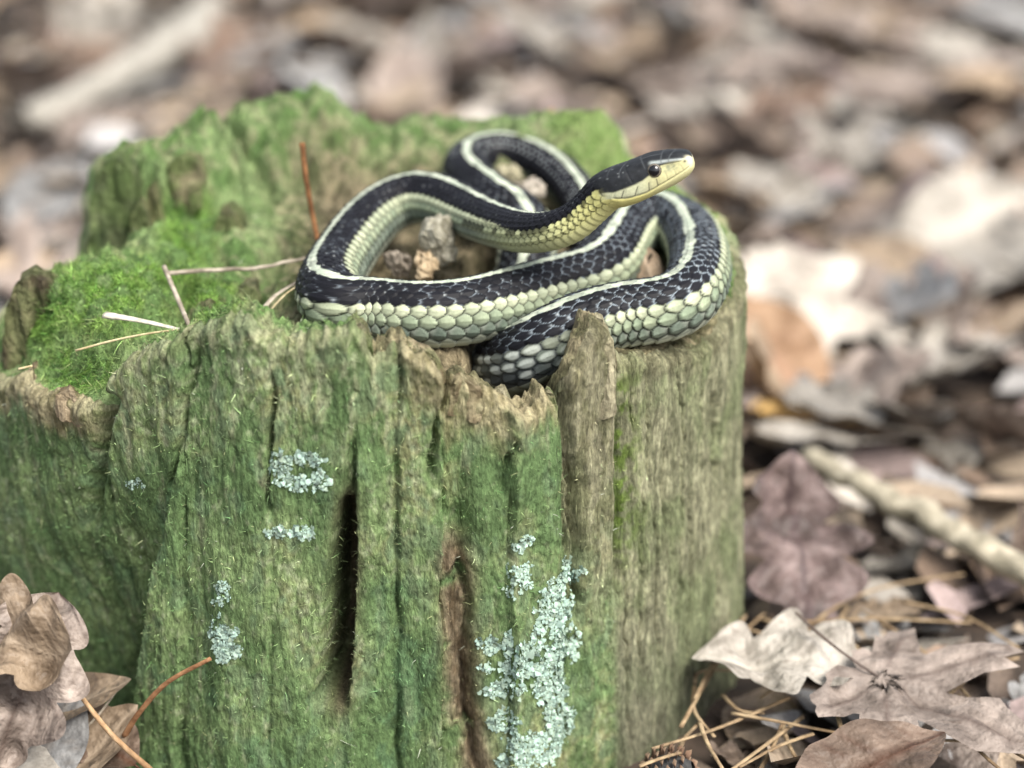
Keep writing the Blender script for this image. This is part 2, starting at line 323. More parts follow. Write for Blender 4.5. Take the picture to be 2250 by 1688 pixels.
# inside
rho = 1 - np.linspace(0, 1, NI + 1)[1:] ** 1.45
rx, ry = OX[-1] - SC[0], OY[-1] - SC[1]
IX = SC[0] + rho[:, None] * rx[None]; IY = SC[1] + rho[:, None] * ry[None]
def floor_h(x, y):
    f = 12.02 + .10 * (y + 5)
    f += .30 * fbm(x * .55, y * .55, 2., 3, 101)
    for vx, vy, z, a, r in ((235, 655, 12.4, 1.0, 2.1), (175, 800, 11.8, .9, 1.0), (330, 540, 12.8, .5, 1.6), (430, 660, 12.2, .35, 1.2), (520, 560, 12.5, .35, 1.3)):
        q = on_z(vx, vy, z); f += a * np.exp(-((x - q[0]) ** 2 + (y - q[1]) ** 2) / r ** 2)
    # the rotted hollow the snake's hind body goes down into
    tx = np.clip((y + 6.3) / 7.5, 0, 1); lx = .35 - .1 * tx
    f -= 3.6 * sstep(1.75, .9, np.abs(x - lx)) * sstep(-8.3, -7.0, y) * sstep(2.0, .6, y)
    for vx, vy, z, a, r in ((398, 690, 12, 1.9, .6), (395, 740, 12, 1.2, .55), (345, 600, 12.6, .9, .5), (590, 585, 12.3, 1.2, .7), (470, 610, 12.2, 1.0, .6), (560, 660, 12, 1.0, .6)):
        q = on_z(vx, vy, z); f -= a * np.exp(-((x - q[0]) ** 2 / .35 + (y - q[1]) ** 2 / 1.6) / r ** 2)
    q = on_z(900, 545, 12.2); f -= .7 * np.exp(-((x - q[0]) ** 2 / 2.2 + (y - q[1]) ** 2 / 3.0))
    q = on_z(15, 760, 12); f -= 2.2 * np.exp(-((x - q[0]) ** 2 + (y - q[1]) ** 2) / .9 ** 2)
    return f
FH = floor_h(IX, IY)
dg = np.degrees(th) % 360
lip0 = np.interp(dg, [0, 30, 90, 128, 140, 172, 190, 200, 360], [.80, .62, .56, .58, .62, .66, .80, .84, .84]); lip1 = np.interp(dg, [0, 30, 90, 128, 140, 172, 190, 200, 360], [.95, .93, .90, .86, .80, .82, .93, .955, .955])
lipj = .035 * noise(ex * 1.5, ey * 1.5, 4, 111)
WL = sstep((lip0 + lipj)[None], (lip1 + lipj)[None], rho[:, None] * np.ones((1, NT)))
IZ = FH + (RIM[:1] - FH) * WL
rough_in = np.clip((1 - rho[:, None]) / .06, 0, 1)
IZ = IZ + rough_in * (.40 * fbm(IX * 1.4, IY * 1.4, IZ * .8, 4, 121) + .06 * fbm(IX * 5, IY * 5, IZ * 3, 3, 131) + .75 * (ridged(IX * .95, IY * .95, IZ * .3, 4, 141) - .5) * sstep(-4, -7, IX) + .2 * (ridged(IX * .9, IY * .9, IZ * .5, 3, 142) - .5) * WL + .95 * (ridged(IX * 1.3, IY * 1.3, IZ * .25, 3, 143) - .55) * 4 * WL * (1 - WL) * sstep(-2, -6, IX))
IFX, IFY = proj(IX, IY, IZ)

# ---- surface colours of wood, moss and rot
c_mossD, c_mossM, c_mossL, c_bright = (.098, .158, .064), (.158, .222, .094), (.31, .345, .215), (.105, .235, .018)
c_olive, c_tan, c_grey, c_brown, c_dark = (.235, .235, .118), (.36, .285, .19), (.30, .275, .185), (.20, .145, .09), (.035, .025, .018)
n1 = fbm(X * .45, Y * .45, OZ * .35, 4, 201); n2 = fbm(X * 1.6, Y * 1.6, OZ * 1.1, 4, 211); n3 = fbm(X * 5, Y * 5, OZ * 4, 3, 221); n4 = 1.3 * noise(X * 7, Y * 7, OZ * 2.6, 225) + .25 * noise(X * 2.6, Y * 2.6, OZ * 2.2, 226); ng = fbm(X * 3.2 + .5 * n2, Y * 3.2, OZ * .45, 4, 231)
col = mixc(c_mossD, c_mossM, sstep(-.35, .35, n1 + .5 * n2))
col = mixc(col, c_olive, sstep(.0, .5, n2 * .8 + n1 * .5 + sstep(300, 1250, FX) * .25 + sstep(1100, 800, FY) * .20 - .16))
col = mixc(col, (.30, .305, .195), sstep(.0, .45, ng * .7 + n2 * .5 + sstep(1050, 760, FY) * .3 - .18) * .7)
col = mixc(col, c_mossL, sstep(.12, .5, n3 * .7 + n1 * .4 + .25 * sstep(1000, 740, FY)) * .6)
col = mixc(col, (.092, .165, .080), FRONT * sstep(.05, .35, n2 + .35 * np.exp(-((FX - 870) / 70) ** 2 - ((FY - 1400) / 200) ** 2)) * .7)
barec = mixc((.235, .24, .145), (.44, .435, .28), sstep(-.4, .4, ng + .5 * n3))
barec = mixc(barec, (.195, .24, .115), sstep(-.25, .3, n1 + .35 * ng + .3 * n2) * .7)
gstr = np.clip(np.exp(-((FX - 1340 - 30 * n2 - 10 * n3) / 34) ** 2) * sstep(760, 850, FY) * sstep(1320, 1100, FY) * sstep(-.35, .15, n2 + n3), 0, 1)
barec = mixc(barec, (.15, .235, .04), gstr * .9)
barec = mixc(barec, (.20, .19, .15), sstep(1250, 1600, FY) * .4)
col = mixc(col, barec, BARE)
spl = FRONT * sstep(1210, 1222, FX) * sstep(1336, 1322, FX) * sstep(1500, 900, FY + 160 * n2)
col = mixc(col, mixc((.27, .255, .15), (.47, .44, .29), sstep(-.3, .35, ng + .5 * n3)), spl * .85)
def strip(pts, wd):
    return FRONT * np.exp(-((FX - np.interp(FY, [q[1] for q in pts], [q[0] for q in pts]) + 14 * n2) / wd) ** 2) * sstep(pts[0][1] - 60, pts[0][1] + 60, FY)
stripm = strip([(985, 1170), (982, 1300), (1000, 1500), (1040, 1700)], 34) * sstep(-.5, .1, n2 + .25)
col = mixc(col, mixc(c_brown, c_tan, sstep(-.3, .4, ng + n3 * .6)), np.clip(stripm * 1.1, 0, .95))
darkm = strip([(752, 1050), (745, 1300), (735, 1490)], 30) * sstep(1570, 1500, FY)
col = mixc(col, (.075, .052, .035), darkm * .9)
topd = RIM - OZ
tanm = FRONT * sstep(.9, .15, topd + .35 * n2) * np.maximum(sstep(840, 880, FX) * sstep(1215, 1180, FX), .30)
leftlobe = FRONT * np.exp(-((FX - 135) / 100) ** 4) * sstep(1.35, .7, topd + .5 * n2)
upper = FRONT * sstep(870, 900, FX) * sstep(1110, 1070, FX) * sstep(1.9, .9, topd + .7 * n2) * .8
edge = np.clip(np.maximum(np.maximum(tanm, leftlobe), upper), 0, 1)
col = mixc(col, mixc((.16, .125, .07), (.38, .32, .20), sstep(-.35, .3, n3 + .5 * n2)), edge * .8)
col = col * (np.clip(1 + .40 * n4 * (1 - BARE * .5), .4, 1.7) * (1 - .12 * (1 - BARE)))[..., None]
mossw = np.clip(1.0 - BARE * .985 - spl * .93 - stripm - edge * .85 - darkm * .9, .012, 1)
mossw = mossw * (1 - BARE) + BARE * np.maximum(mossw, .6 * gstr)
# inside colours
m1 = fbm(IX * .5, IY * .5, IZ * .5, 4, 301); m2 = fbm(IX * 1.8, IY * 1.8, IZ * 1.5, 4, 311); m3 = fbm(IX * 5, IY * 5, IZ * 5, 3, 321)
ic = mixc((.10, .16, .050), (.215, .27, .115), sstep(-.4, .4, m1 + .6 * m2))
ic = mixc(ic, (.28, .24, .15), sstep(.05, .45, m2 - .4 * m1 + .05) * .5)
ic = mixc(ic, (.06, .095, .04), sstep(.1, .4, -m3 * .7 + m1 * .3) * .6)
ic = ic * np.array([.80, .86, .88])
ic = ic * np.clip(1 + .8 * noise(IX * 6, IY * 6, IZ * 6, 331), .4, 1.7)[..., None]
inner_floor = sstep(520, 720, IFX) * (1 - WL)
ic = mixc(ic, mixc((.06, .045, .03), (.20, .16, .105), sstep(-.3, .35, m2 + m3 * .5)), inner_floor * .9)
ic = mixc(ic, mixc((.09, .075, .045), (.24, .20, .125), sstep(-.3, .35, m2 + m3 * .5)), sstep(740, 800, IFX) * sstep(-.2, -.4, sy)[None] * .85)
br = np.zeros_like(IX)
for vx, vy, rx_, ry_ in ((230, 640, 170, 100), (170, 800, 90, 60), (405, 500, 70, 110), (85, 690, 60, 80), (330, 590, 150, 45), (450, 640, 80, 60)):
    br = np.maximum(br, np.exp(-(((IFX - vx) / rx_) ** 2 + ((IFY - vy) / ry_) ** 2) ** 2))
br = br * (IFX < 640)
ic = mixc(ic, mixc((.040, .098, .018), (.125, .225, .042), sstep(-.4, .35, m2 + .4 * m3)), br * sstep(-.28, .12, m2 + .6 * m1) * .92)
ic = mixc(ic, (.13, .19, .055), sstep(1150, 1230, IFX) * sstep(-.2, .2, sy)[None] * WL * .7)
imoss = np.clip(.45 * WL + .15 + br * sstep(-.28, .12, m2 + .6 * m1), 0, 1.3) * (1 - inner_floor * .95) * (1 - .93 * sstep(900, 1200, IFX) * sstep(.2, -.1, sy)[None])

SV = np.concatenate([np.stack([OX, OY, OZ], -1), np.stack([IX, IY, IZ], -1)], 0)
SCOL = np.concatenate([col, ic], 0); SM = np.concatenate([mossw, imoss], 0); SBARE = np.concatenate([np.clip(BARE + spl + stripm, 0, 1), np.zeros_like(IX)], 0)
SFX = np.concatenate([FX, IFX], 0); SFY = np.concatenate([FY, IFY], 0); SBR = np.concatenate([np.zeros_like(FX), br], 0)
NR = SV.shape[0]
du = np.roll(SV, -1, 1) - np.roll(SV, 1, 1)
dv = np.zeros_like(SV); dv[1:-1] = SV[2:] - SV[:-2]; dv[0] = SV[1] - SV[0]; dv[-1] = SV[-1] - SV[-2]
SNn = np.cross(du, dv); area = np.linalg.norm(SNn, axis=-1); SNn = SNn / np.maximum(area, 1e-9)[..., None]
stump = link('tree_stump', None); stump.location = (SC[0] * CM, SC[1] * CM, 0)
tag(stump, 'broken old tree stump covered in green moss with the snake on top', 'tree stump')
ORG = np.array([SC[0], SC[1], 0])
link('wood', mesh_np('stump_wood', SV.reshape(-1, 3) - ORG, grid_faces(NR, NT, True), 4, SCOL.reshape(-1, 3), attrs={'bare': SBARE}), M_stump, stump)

# moss fibres
def ribbons(P, Dir, Bend, Ln, Wd, colr, segs=2):
    n = len(P); Dir = Dir / np.linalg.norm(Dir, axis=1, keepdims=True)
    side = np.cross(Dir, rng.normal(size=(n, 3))); side /= np.linalg.norm(side, axis=1, keepdims=True) + 1e-9
    vs_, fs = [], []
    for k in range(segs):
        t = k / segs
        c = P + Dir * (Ln * t)[:, None] + Bend * (Ln * t * t)[:, None]
        wk = (Wd * (1 - .5 * t))[:, None]
        vs_ += [c - side * wk, c + side * wk]
    vs_.append(P + Dir * Ln[:, None] + Bend * Ln[:, None])
    V = np.stack(vs_, 1); nv = 2 * segs + 1
    base = np.arange(n)[:, None] * nv
    f = []
    for k in range(segs - 1):
        a = 2 * k; f += [[a, a + 1, a + 3], [a, a + 3, a + 2]]
    a = 2 * (segs - 1); f.append([a, a + 1, a + 2])
    Fc = (base[:, None, :] + np.array(f)[None]).reshape(-1, 3)
    return V.reshape(-1, 3), Fc, np.repeat(colr, nv, 0)
see = (np.einsum('ijk,ijk->ij', SNn, CAM - SV) > -2) & (SFX > -150) & (SFX < 1700) & (SFY < 1760)
wgt = np.ones((NR, 1)); wgt[:NZ] = .22
wt = (area * SM * wgt * see * (1 + 2.6 * SBR)).ravel()
NB = 80000
idx = rng.choice(len(wt), NB, p=wt / wt.sum())
P = SV.reshape(-1, 3)[idx] + rng.normal(size=(NB, 3)) * .03; Nn = SNn.reshape(-1, 3)[idx]; bc = SCOL.reshape(-1, 3)[idx]; bb = SBR.ravel()[idx]
tn = rng.normal(size=(NB, 3)); tn -= Nn * np.einsum('ij,ij->i', tn, Nn)[:, None]; tn /= np.linalg.norm(tn, axis=1, keepdims=True)
dr = Nn * rng.uniform(.3, 1.5, NB)[:, None] + tn + np.array([0, 0, .2])
bd = rng.normal(size=(NB, 3)) * .45 + Nn * .1
ln = rng.gamma(3, .030, NB) * (1 + .35 * bb); wd = rng.uniform(.006, .014, NB)
r1 = rng.random(NB)
bc = bc * 1.5 * rng.gamma(5, 1 / 5, NB)[:, None]
bc = np.where((r1 > .95)[:, None], mixc(bc, (.36, .36, .19), .6), bc)
bc = np.where((r1 < .22)[:, None], bc * np.array([.55, .7, .6]), bc)
bc = np.where(((r1 > .5) & (r1 < .512) & (bb < .1))[:, None], (.42, .45, .36), bc)
V, Fc, cc = ribbons(P - Nn * .015, dr, bd, ln, wd, bc)
tag(link('moss', mesh_np('moss', V - ORG, Fc, 3, cc, smooth=False), M_moss, stump), 'fine green moss fibres furring the stump', kind='stuff')

# lichen patches: crinkled mint-grey lobes standing off the wood
def lichen(ells, n, size=.09):
    n = int(n * 1.9); size *= .78
    """ells: list of (vx, vy, rx, ry) in photo coordinates; lobes are set on the wall surface found there"""
    k = np.zeros_like(FX)
    for vx, vy, rx_, ry_ in ells:
        q = ((FX - vx) / rx_) ** 2 + ((FY - vy) / ry_) ** 2
        k = np.maximum(k, sstep(1.15, .75, q + 1.3 * n2 + 1.5 * n3))
    k = k * (FRONT > .5) * area[:NZ]
    ii = rng.choice(k.size, n, p=k.ravel() / k.sum())
    P = SV[:NZ].reshape(-1, 3)[ii]; Nn = SNn[:NZ].reshape(-1, 3)[ii]
    tn = rng.normal(size=(n, 3)); tn -= Nn * np.einsum('ij,ij->i', tn, Nn)[:, None]; tn /= np.linalg.norm(tn, axis=1, keepdims=True)
    bn = np.cross(Nn, tn); s = size * rng.gamma(6, 1 / 6, n)
    prof = [(-.2, -.35, 0), (-.2, .35, 0), (.35, .55, .35), (.35, -.55, .35), (.9, .75, .42), (.95, .12, .62), (.9, -.7, .38)]
    vs_ = [P + tn * (s * a)[:, None] + bn * (s * b * rng.uniform(.6, 1.2, n))[:, None] + Nn * (s * c * rng.uniform(.5, 1.7, n) + .012)[:, None] for a, b, c in prof]
    V = np.stack(vs_, 1); base = np.arange(n)[:, None, None] * 7
    Fc = (base + np.array([[0, 3, 2], [0, 2, 1], [3, 6, 5], [3, 5, 2], [2, 5, 4]])[None]).reshape(-1, 3)
    c = np.array([.37, .52, .45]) * rng.uniform(.55, 1.25, n)[:, None]
    c = mixc(c, (.28, .32, .22), rng.random(n) * .5)
    o = link('lichen', mesh_np('lichen', V.reshape(-1, 3) - ORG, Fc, 3, np.repeat(c, 7, 0), smooth=True), M_lichen, stump)
    o['label'] = 'pale mint grey lichen crust'
    return o
lichen([(612, 1000, 22, 30), (660, 1034, 40, 16), (692, 1030, 24, 26), (665, 985, 40, 16)], 300, .075)
lichen([(610, 1140, 24, 16), (650, 1142, 30, 13)], 150, .07)
lichen([(490, 1262, 20, 22), (482, 1290, 14, 12)], 60, .06)
lichen([(490, 1355, 32, 34), (505, 1390, 26, 20)], 330, .07)
lichen([(1118, 1150, 18, 14), (1105, 1168, 16, 12)], 80, .07)
lichen([(1108, 1215, 26, 14), (1118, 1240, 20, 20), (1100, 1262, 14, 14)], 130, .07)
lichen([(1225, 1230, 28, 26), (1185, 1265, 30, 34), (1165, 1320, 34, 40), (1205, 1330, 36, 60), (1120, 1375, 60, 26), (1190, 1395, 58, 34), (1050, 1385, 26, 18), (1140, 1425, 60, 16), (1225, 1400, 20, 26)], 1700, .075)
lichen([(1042, 1432, 14, 12), (1060, 1480, 40, 14), (1085, 1470, 30, 18)], 170, .07)
lichen([(1180, 1475, 40, 40), (1195, 1540, 36, 60), (1130, 1590, 60, 36), (1075, 1540, 26, 30), (1110, 1630, 40, 16), (1170, 1585, 40, 30)], 1300, .075)
lichen([(290, 1045, 26, 10)], 40, .05)

# broken shards and fins of wood standing on the rim and in the rotten heart
import bmesh
M_shard = vcol_mat('broken_wood', .85, .15, 600, .4, .7, 1200, .0006); streaks(M_shard)
def shard(name, poly, y, thick, c1, c2, seed, lean=0.0, moss=0.0):
    """poly: outline in photo coordinates, set at depth y (lean tips the top away), thick in cm"""
    ym = max(q[1] for q in poly); yt = min(q[1] for q in poly)
    P = [on_y(a, b, y + lean * (ym - b) / max(ym - yt, 1)) for a, b in poly]
    bm = bmesh.new(); vs_ = [bm.verts.new(q) for q in P]; f = bm.faces.new(vs_)
    r = bmesh.ops.extrude_face_region(bm, geom=[f]); nv = [e for e in r['geom'] if isinstance(e, bmesh.types.BMVert)]
    for v in nv: v.co.y += thick
    bmesh.ops.recalc_face_normals(bm, faces=bm.faces[:]); bmesh.ops.triangulate(bm, faces=bm.faces[:])
    for _ in range(3): bmesh.ops.subdivide_edges(bm, edges=[e for e in bm.edges if e.calc_length() > .16], cuts=1); bmesh.ops.triangulate(bm, faces=[q for q in bm.faces if len(q.verts) > 3])
    V = np.array([v.co for v in bm.verts]); bm.verts.index_update(); Fc = np.array([[v.index for v in q.verts] for q in bm.faces]); bm.free()
    V = V + np.stack([.13 * fbm(V[:, 0] * 2.5, V[:, 1] * 2.5, V[:, 2] * 1.2, 3, seed), .30 * fbm(V[:, 0] * 3.4, V[:, 1] * 3, V[:, 2] * .45, 4, seed + 5), .13 * fbm(V[:, 0] * 3, V[:, 1] * 3, V[:, 2] * 2, 3, seed + 9)], 1)
    k = fbm(V[:, 0] * 2.5, V[:, 1] * 2.5, V[:, 2] * 1.0, 4, seed + 3)
    cc = mixc(c1, c2, sstep(-.35, .35, k)); cc = mixc(cc, (.10, .15, .045), moss * sstep(-.2, .3, fbm(V[:, 0] * 1.3, V[:, 1] * 1.3, V[:, 2] * 1.3, 3, seed + 4) + .15))
    return link(name, mesh_np(name, V - ORG, Fc, 3, cc, smooth=False, attrs={'bare': np.full(len(V), .75)}), M_shard, stump)
TAN1, TAN2 = (.17, .13, .078), (.40, .34, .215); GR1, GR2 = (.23, .21, .13), (.47, .43, .29); OL1, OL2 = (.10, .105, .055), (.235, .23, .115)
rimy = lambda vx: float(np.interp(vx, pvx[(sy < -.15)][np.argsort(pvx[sy < -.15])], ey[sy < -.15][np.argsort(pvx[sy < -.15])]))
for i, (poly, dy, tk, a, b, mo) in enumerate([
    ([(48, 890), (55, 835), (62, 800), (70, 788), (78, 812), (92, 838), (120, 842), (128, 905)], -.15, .5, TAN1, (.46, .37, .25), 0),
    ([(120, 905), (125, 850), (150, 846), (168, 862), (195, 862), (225, 884), (215, 905), (160, 920)], -.25, .5, TAN1, (.46, .37, .25), 0),
    ([(845, 800), (852, 768), (866, 748), (880, 744), (900, 757), (925, 760), (945, 790), (962, 835), (940, 860)], .15, .5, TAN1, TAN2, .5),
    ([(968, 900), (972, 850), (984, 818), (992, 812), (1010, 828), (1036, 846), (1052, 872), (1040, 910)], -.1, .45, TAN1, TAN2, .2),
    ([(1044, 900), (1056, 858), (1076, 842), (1090, 850), (1100, 868), (1112, 905)], .25, .4, GR1, GR2, .4),
    ([(1140, 930), (1150, 884), (1168, 860), (1180, 846), (1192, 856), (1206, 888), (1200, 930)], -.05, .4, GR1, GR2, .7),
    ([(1232, 900), (1240, 800), (1256, 752), (1272, 735), (1284, 690), (1296, 694), (1310, 706), (1322, 742), (1330, 800), (1326, 900)], -.1, .5, GR1, GR2, 0),
    ([(742, 790), (750, 735), (762, 708), (774, 700), (786, 716), (800, 752), (812, 790)], .1, .4, OL1, GR2, .8),
    ([(512, 740), (520, 700), (534, 682), (548, 694), (560, 735)], .1, .5, OL1, OL2, .9)]):
    shard('splinter', poly, rimy(np.mean([q[0] for q in poly])) + dy, tk, a, b, 500 + i * 11, .15, mo)
for i, (poly, y, tk, a, b, mo) in enumerate([
    ([(270, 600), (280, 500), (288, 458), (300, 444), (318, 486), (338, 540), (366, 590), (372, 620)], 1.4, .7, OL1, (.26, .27, .13), .5),
    ([(318, 560), (314, 470), (322, 410), (334, 396), (346, 440), (352, 520), (350, 600)], 2.2, .7, OL1, OL2, .5),
    ([(192, 560), (196, 440), (206, 380), (228, 350), (262, 345), (286, 372), (292, 440), (284, 560)], 2.6, 1.2, (.07, .095, .045), (.17, .20, .10), .6),
    ([(352, 430), (356, 372), (372, 350), (396, 340), (424, 352), (440, 392), (436, 450), (392, 470)], 3.6, 1.0, (.13, .125, .07), (.30, .27, .16), .75),
    ([(452, 580), (458, 510), (470, 470), (490, 452), (516, 466), (530, 510), (534, 580)], 1.6, .9, OL1, (.24, .235, .12), .5),
    ([(498, 620), (506, 560), (524, 535), (548, 548), (566, 590), (560, 640)], .6, .7, (.15, .12, .07), (.34, .28, .18), .3),
    ([(400, 740), (404, 690), (424, 655), (452, 648), (480, 668), (492, 740)], -3.6, .8, OL1, (.27, .26, .15), .5),
    ([(500, 700), (506, 640), (526, 615), (548, 620), (560, 660), (562, 710)], -2.4, .7, OL1, (.27, .26, .15), .6),
    ([(10, 870), (8, 740), (16, 660), (34, 612), (66, 596), (100, 606), (122, 640), (90, 680), (60, 720), (50, 870)], -3.2, .8, (.075, .06, .038), (.20, .185, .105), .4)]):
    shard('rotten_fin', poly, y, tk, a, b, 700 + i * 11, .35, mo)

# ------------------------------------------------------------------ the snake
CP = [('y',1496,341,-5.65, .0),('y',1455,356,-5.6, .0),('y',1415,371,-5.5, .0),('y',1370,386,-5.4, .05),('y',1327,404,-5.3, .12),('y',1283,440,-5.1, .3),
('y',1240,481,-4.9, .35),('y',1190,500,-4.6, .3),('y',1130,503,-3.6, .15),('y',1040,474,-1.2, .0),('y',970,438,0.6, .0),('y',905,424,1.6, .0),('y',838,446,1.5, .0),('y',782,495,0.3, 0),
('y',735,563,-1.6, 0),('y',706,620,-3.6, 0),('y',727,662,-5.0, .05),
('z',800,670,13.05, .12),('z',900,681,13.0, .12),('z',1000,674,13.0, .1),('z',1100,648,13.0, .05),('z',1200,620,13.05, 0),('z',1280,596,13.15, 0),('z',1322,555,13.3, 0),
('z',1352,500,13.5, .0),('z',1416,468,13.6, 0),('z',1480,492,13.6, 0),('z',1512,558,13.5, 0),('z',1495,632,13.4, 0),('z',1440,667,13.2, .0),('y',1350,677,-5.15, 0),('y',1250,702,-5.55, -.1),('y',1170,745,-5.75, -.2),
('y',1110,782,-5.1, -.1),('y',1085,792,-3.6, 0)]
cp = [on_y(a, b, c) if k == 'y' else on_z(a, b, c) for k, a, b, c, t in CP]; tilt = [c[4] for c in CP]
hid = [(.05, -1.6, 10.9), (.3, .2, 11.9)]
back = [on_z(1140, 488, 13.5), on_z(1072, 440, 13.9), on_z(1006, 380, 14.15), on_z(1022, 338, 14.2), on_z(1100, 328, 14.2), on_z(1190, 364, 14.0), on_z(1247, 420, 13.7), on_z(1275, 490, 13.2)]
endp = [(2.55, 1.0, 11.9), (2.4, -.2, 11.2), (1.6, -1.6, 10.8), (.9, -2.6, 10.6)]
cp = np.array(cp + [np.array(q) for q in hid] + back + [np.array(q) for q in endp]); tilt = tilt + [0] * (len(cp) - len(tilt))
tilt = np.array(tilt)
def catmull(P, n=40):
    P = np.vstack([2 * P[0] - P[1], P, 2 * P[-1] - P[-2]]); out = []
    for i in range(1, len(P) - 2):
        p0, p1, p2, p3 = P[i - 1:i + 3]
        t = [0]
        for a, b in ((p0, p1), (p1, p2), (p2, p3)): t.append(t[-1] + max(np.linalg.norm(b[:3] - a[:3]), 1e-6) ** .5)
        for u in np.linspace(t[1], t[2], n, endpoint=False):
            A1 = (t[1]-u)/(t[1]-t[0])*p0+(u-t[0])/(t[1]-t[0])*p1; A2=(t[2]-u)/(t[2]-t[1])*p1+(u-t[1])/(t[2]-t[1])*p2; A3=(t[3]-u)/(t[3]-t[2])*p2+(u-t[2])/(t[3]-t[2])*p3
            B1=(t[2]-u)/(t[2]-t[0])*A1+(u-t[0])/(t[2]-t[0])*A2; B2=(t[3]-u)/(t[3]-t[1])*A2+(u-t[1])/(t[3]-t[1])*A3
            out.append((t[2]-u)/(t[2]-t[1])*B1+(u-t[1])/(t[2]-t[1])*B2)
    out.append(P[-2]); return np.array(out)
dense = catmull(np.hstack([cp, tilt[:, None]]))
def smooth1(A, s):
    k = np.exp(-.5 * (np.arange(-3 * s, 3 * s + 1) / s) ** 2); k /= k.sum()
    Ap = np.vstack([np.repeat(A[:1], 3 * s, 0), A, np.repeat(A[-1:], 3 * s, 0)])
    # keep the ends where they are by odd reflection
    Ap[:3 * s] = 2 * A[0] - A[3 * s:0:-1]; Ap[-3 * s:] = 2 * A[-1] - A[-2:-3 * s - 2:-1]
    return np.stack([np.convolve(Ap[:, i], k, 'valid') for i in range(A.shape[1])], 1)
dense = smooth1(dense, 14)
arc = np.concatenate([[0], np.cumsum(np.linalg.norm(np.diff(dense[:, :3], axis=0), axis=1))])
TOT = arc[-1]
us = np.concatenate([np.array([0, .012, .03, .055, .085]), np.arange(.12, 3.0, .02), np.arange(3.0, TOT, .036)])
PC = np.stack([np.interp(us, arc, dense[:, i]) for i in range(4)], 1); TL = PC[:, 3]; PC = PC[:, :3]
PC[:, :] = smooth1(PC, 3) if False else PC
TG = np.gradient(PC, us, axis=0)
hd = np.array([np.interp(2.2, us, PC[:, i]) for i in range(3)]) - PC[0]; hd /= np.linalg.norm(hd)      # the head is straight
hw = sstep(3.0, 1.8, us)[:, None]
PC = PC * (1 - hw) + (PC[0] + hd * us[:, None]) * hw
TG = np.gradient(PC, us, axis=0); TG /= np.linalg.norm(TG, axis=1, keepdims=True)
xt = np.zeros(len(cp)); xt[10:18] = (-.05, -.15, -.35, -.5, -.6, -.6, -.45, -.15); xt[24:31] = (-.05, -.18, -.32, -.38, -.32, -.18, -.05)
XT = np.interp(us, np.interp(np.arange(len(cp)) * 40, np.arange(len(dense)), arc), xt)
DR = np.stack([XT, TL, np.ones_like(TL)], 1)
DR = DR - TG * np.einsum('ij,ij->i', DR, TG)[:, None]; DR /= np.linalg.norm(DR, axis=1, keepdims=True)
for _ in range(2): DR = smooth1(DR, 12); DR = DR - TG * np.einsum('ij,ij->i', DR, TG)[:, None]; DR /= np.linalg.norm(DR, axis=1, keepdims=True)
SD = np.cross(TG, DR)                      # points to the snake's ... (tailward x dorsal)
uk = [0, .012, .03, .055, .085, .15, .3, .6, 1.0, 1.4, 1.8, 2.15, 2.5, 2.9, 3.5, 5, 8, 11, 15, 22, 28, 34, 40, 47, 52, 58, 66, TOT]
hw_ = [.0, .14, .21, .26, .295, .335, .385, .45, .53, .60, .66, .65, .58, .52, .51, .55, .66, .76, .87, .93, .90, .84, .91, .92, .86, .72, .62, .4]
ht_ = [.0, .13, .19, .23, .255, .295, .36, .45, .53, .53, .53, .55, .55, .53, .52, .55, .66, .76, .87, .93, .90, .84, .91, .92, .85, .71, .62, .4]
hb_ = [.0, .13, .20, .25, .285, .34, .41, .48, .53, .57, .60, .60, .54, .51, .51, .54, .64, .74, .86, .93, .90, .84, .91, .91, .84, .70, .6, .4]
ru = lambda k: np.interp(us, uk, k)
HW, HT, HB = ru(hw_), ru(ht_), ru(hb_)
from numpy import convolve
def sm(a, n=9):
    k = np.hanning(n + 2)[1:-1]; k /= k.sum(); b = np.pad(a, n // 2, 'edge'); r = convolve(b, k, 'valid'); r[:6] = a[:6]; return r
HW, HT, HB = sm(HW), sm(HT), sm(HB)
NPH = 232
ph = np.linspace(-math.pi, math.pi, NPH, endpoint=False)
PH, US = np.meshgrid(ph, us)
headm = sstep(3.2, 2.1, US)
sp_, cp_ = np.sin(PH), np.cos(PH)
ee = 1 - .22 * headm                                # boxier head section
lat = np.sign(sp_) * np.abs(sp_) ** ee; ver = np.sign(cp_) * np.abs(cp_) ** ee
Rr = HW[:, None]
# body scales ------------------------------------------------
rr = HW
Lsc = .40 * np.clip(rr / 1.0, .42, 1.1)
xi = np.concatenate([[0], np.cumsum(np.diff(us) / (.5 * (Lsc[1:] + Lsc[:-1])))])
XI = np.broadcast_to(xi[:, None], PH.shape)
av = np.abs(PH) / math.pi                              # 0 dorsal .. 1 ventral
wrow = np.array([.5, 1, 1, 1, 1, 1.35, 1.6, 1.8]); wrow = wrow / wrow.sum() * .70
edges = np.concatenate([[0], np.cumsum(wrow)])          # row edges in av; beyond .655 the belly plates
rowc = np.concatenate([[0], np.arange(.5, 8)])
RO = np.interp(av, np.concatenate([edges, [1.0]]), np.concatenate([rowc, [9.5]])) * np.sign(PH + 1e-9)
best = np.full(PH.shape, -9.0); e2 = np.full(PH.shape, 9.0); e1 = np.full(PH.shape, 9.0)
bi = np.zeros(PH.shape); bj = np.zeros(PH.shape); ba = np.zeros(PH.shape); bbq = np.zeros(PH.shape)
ri = np.round(RO)
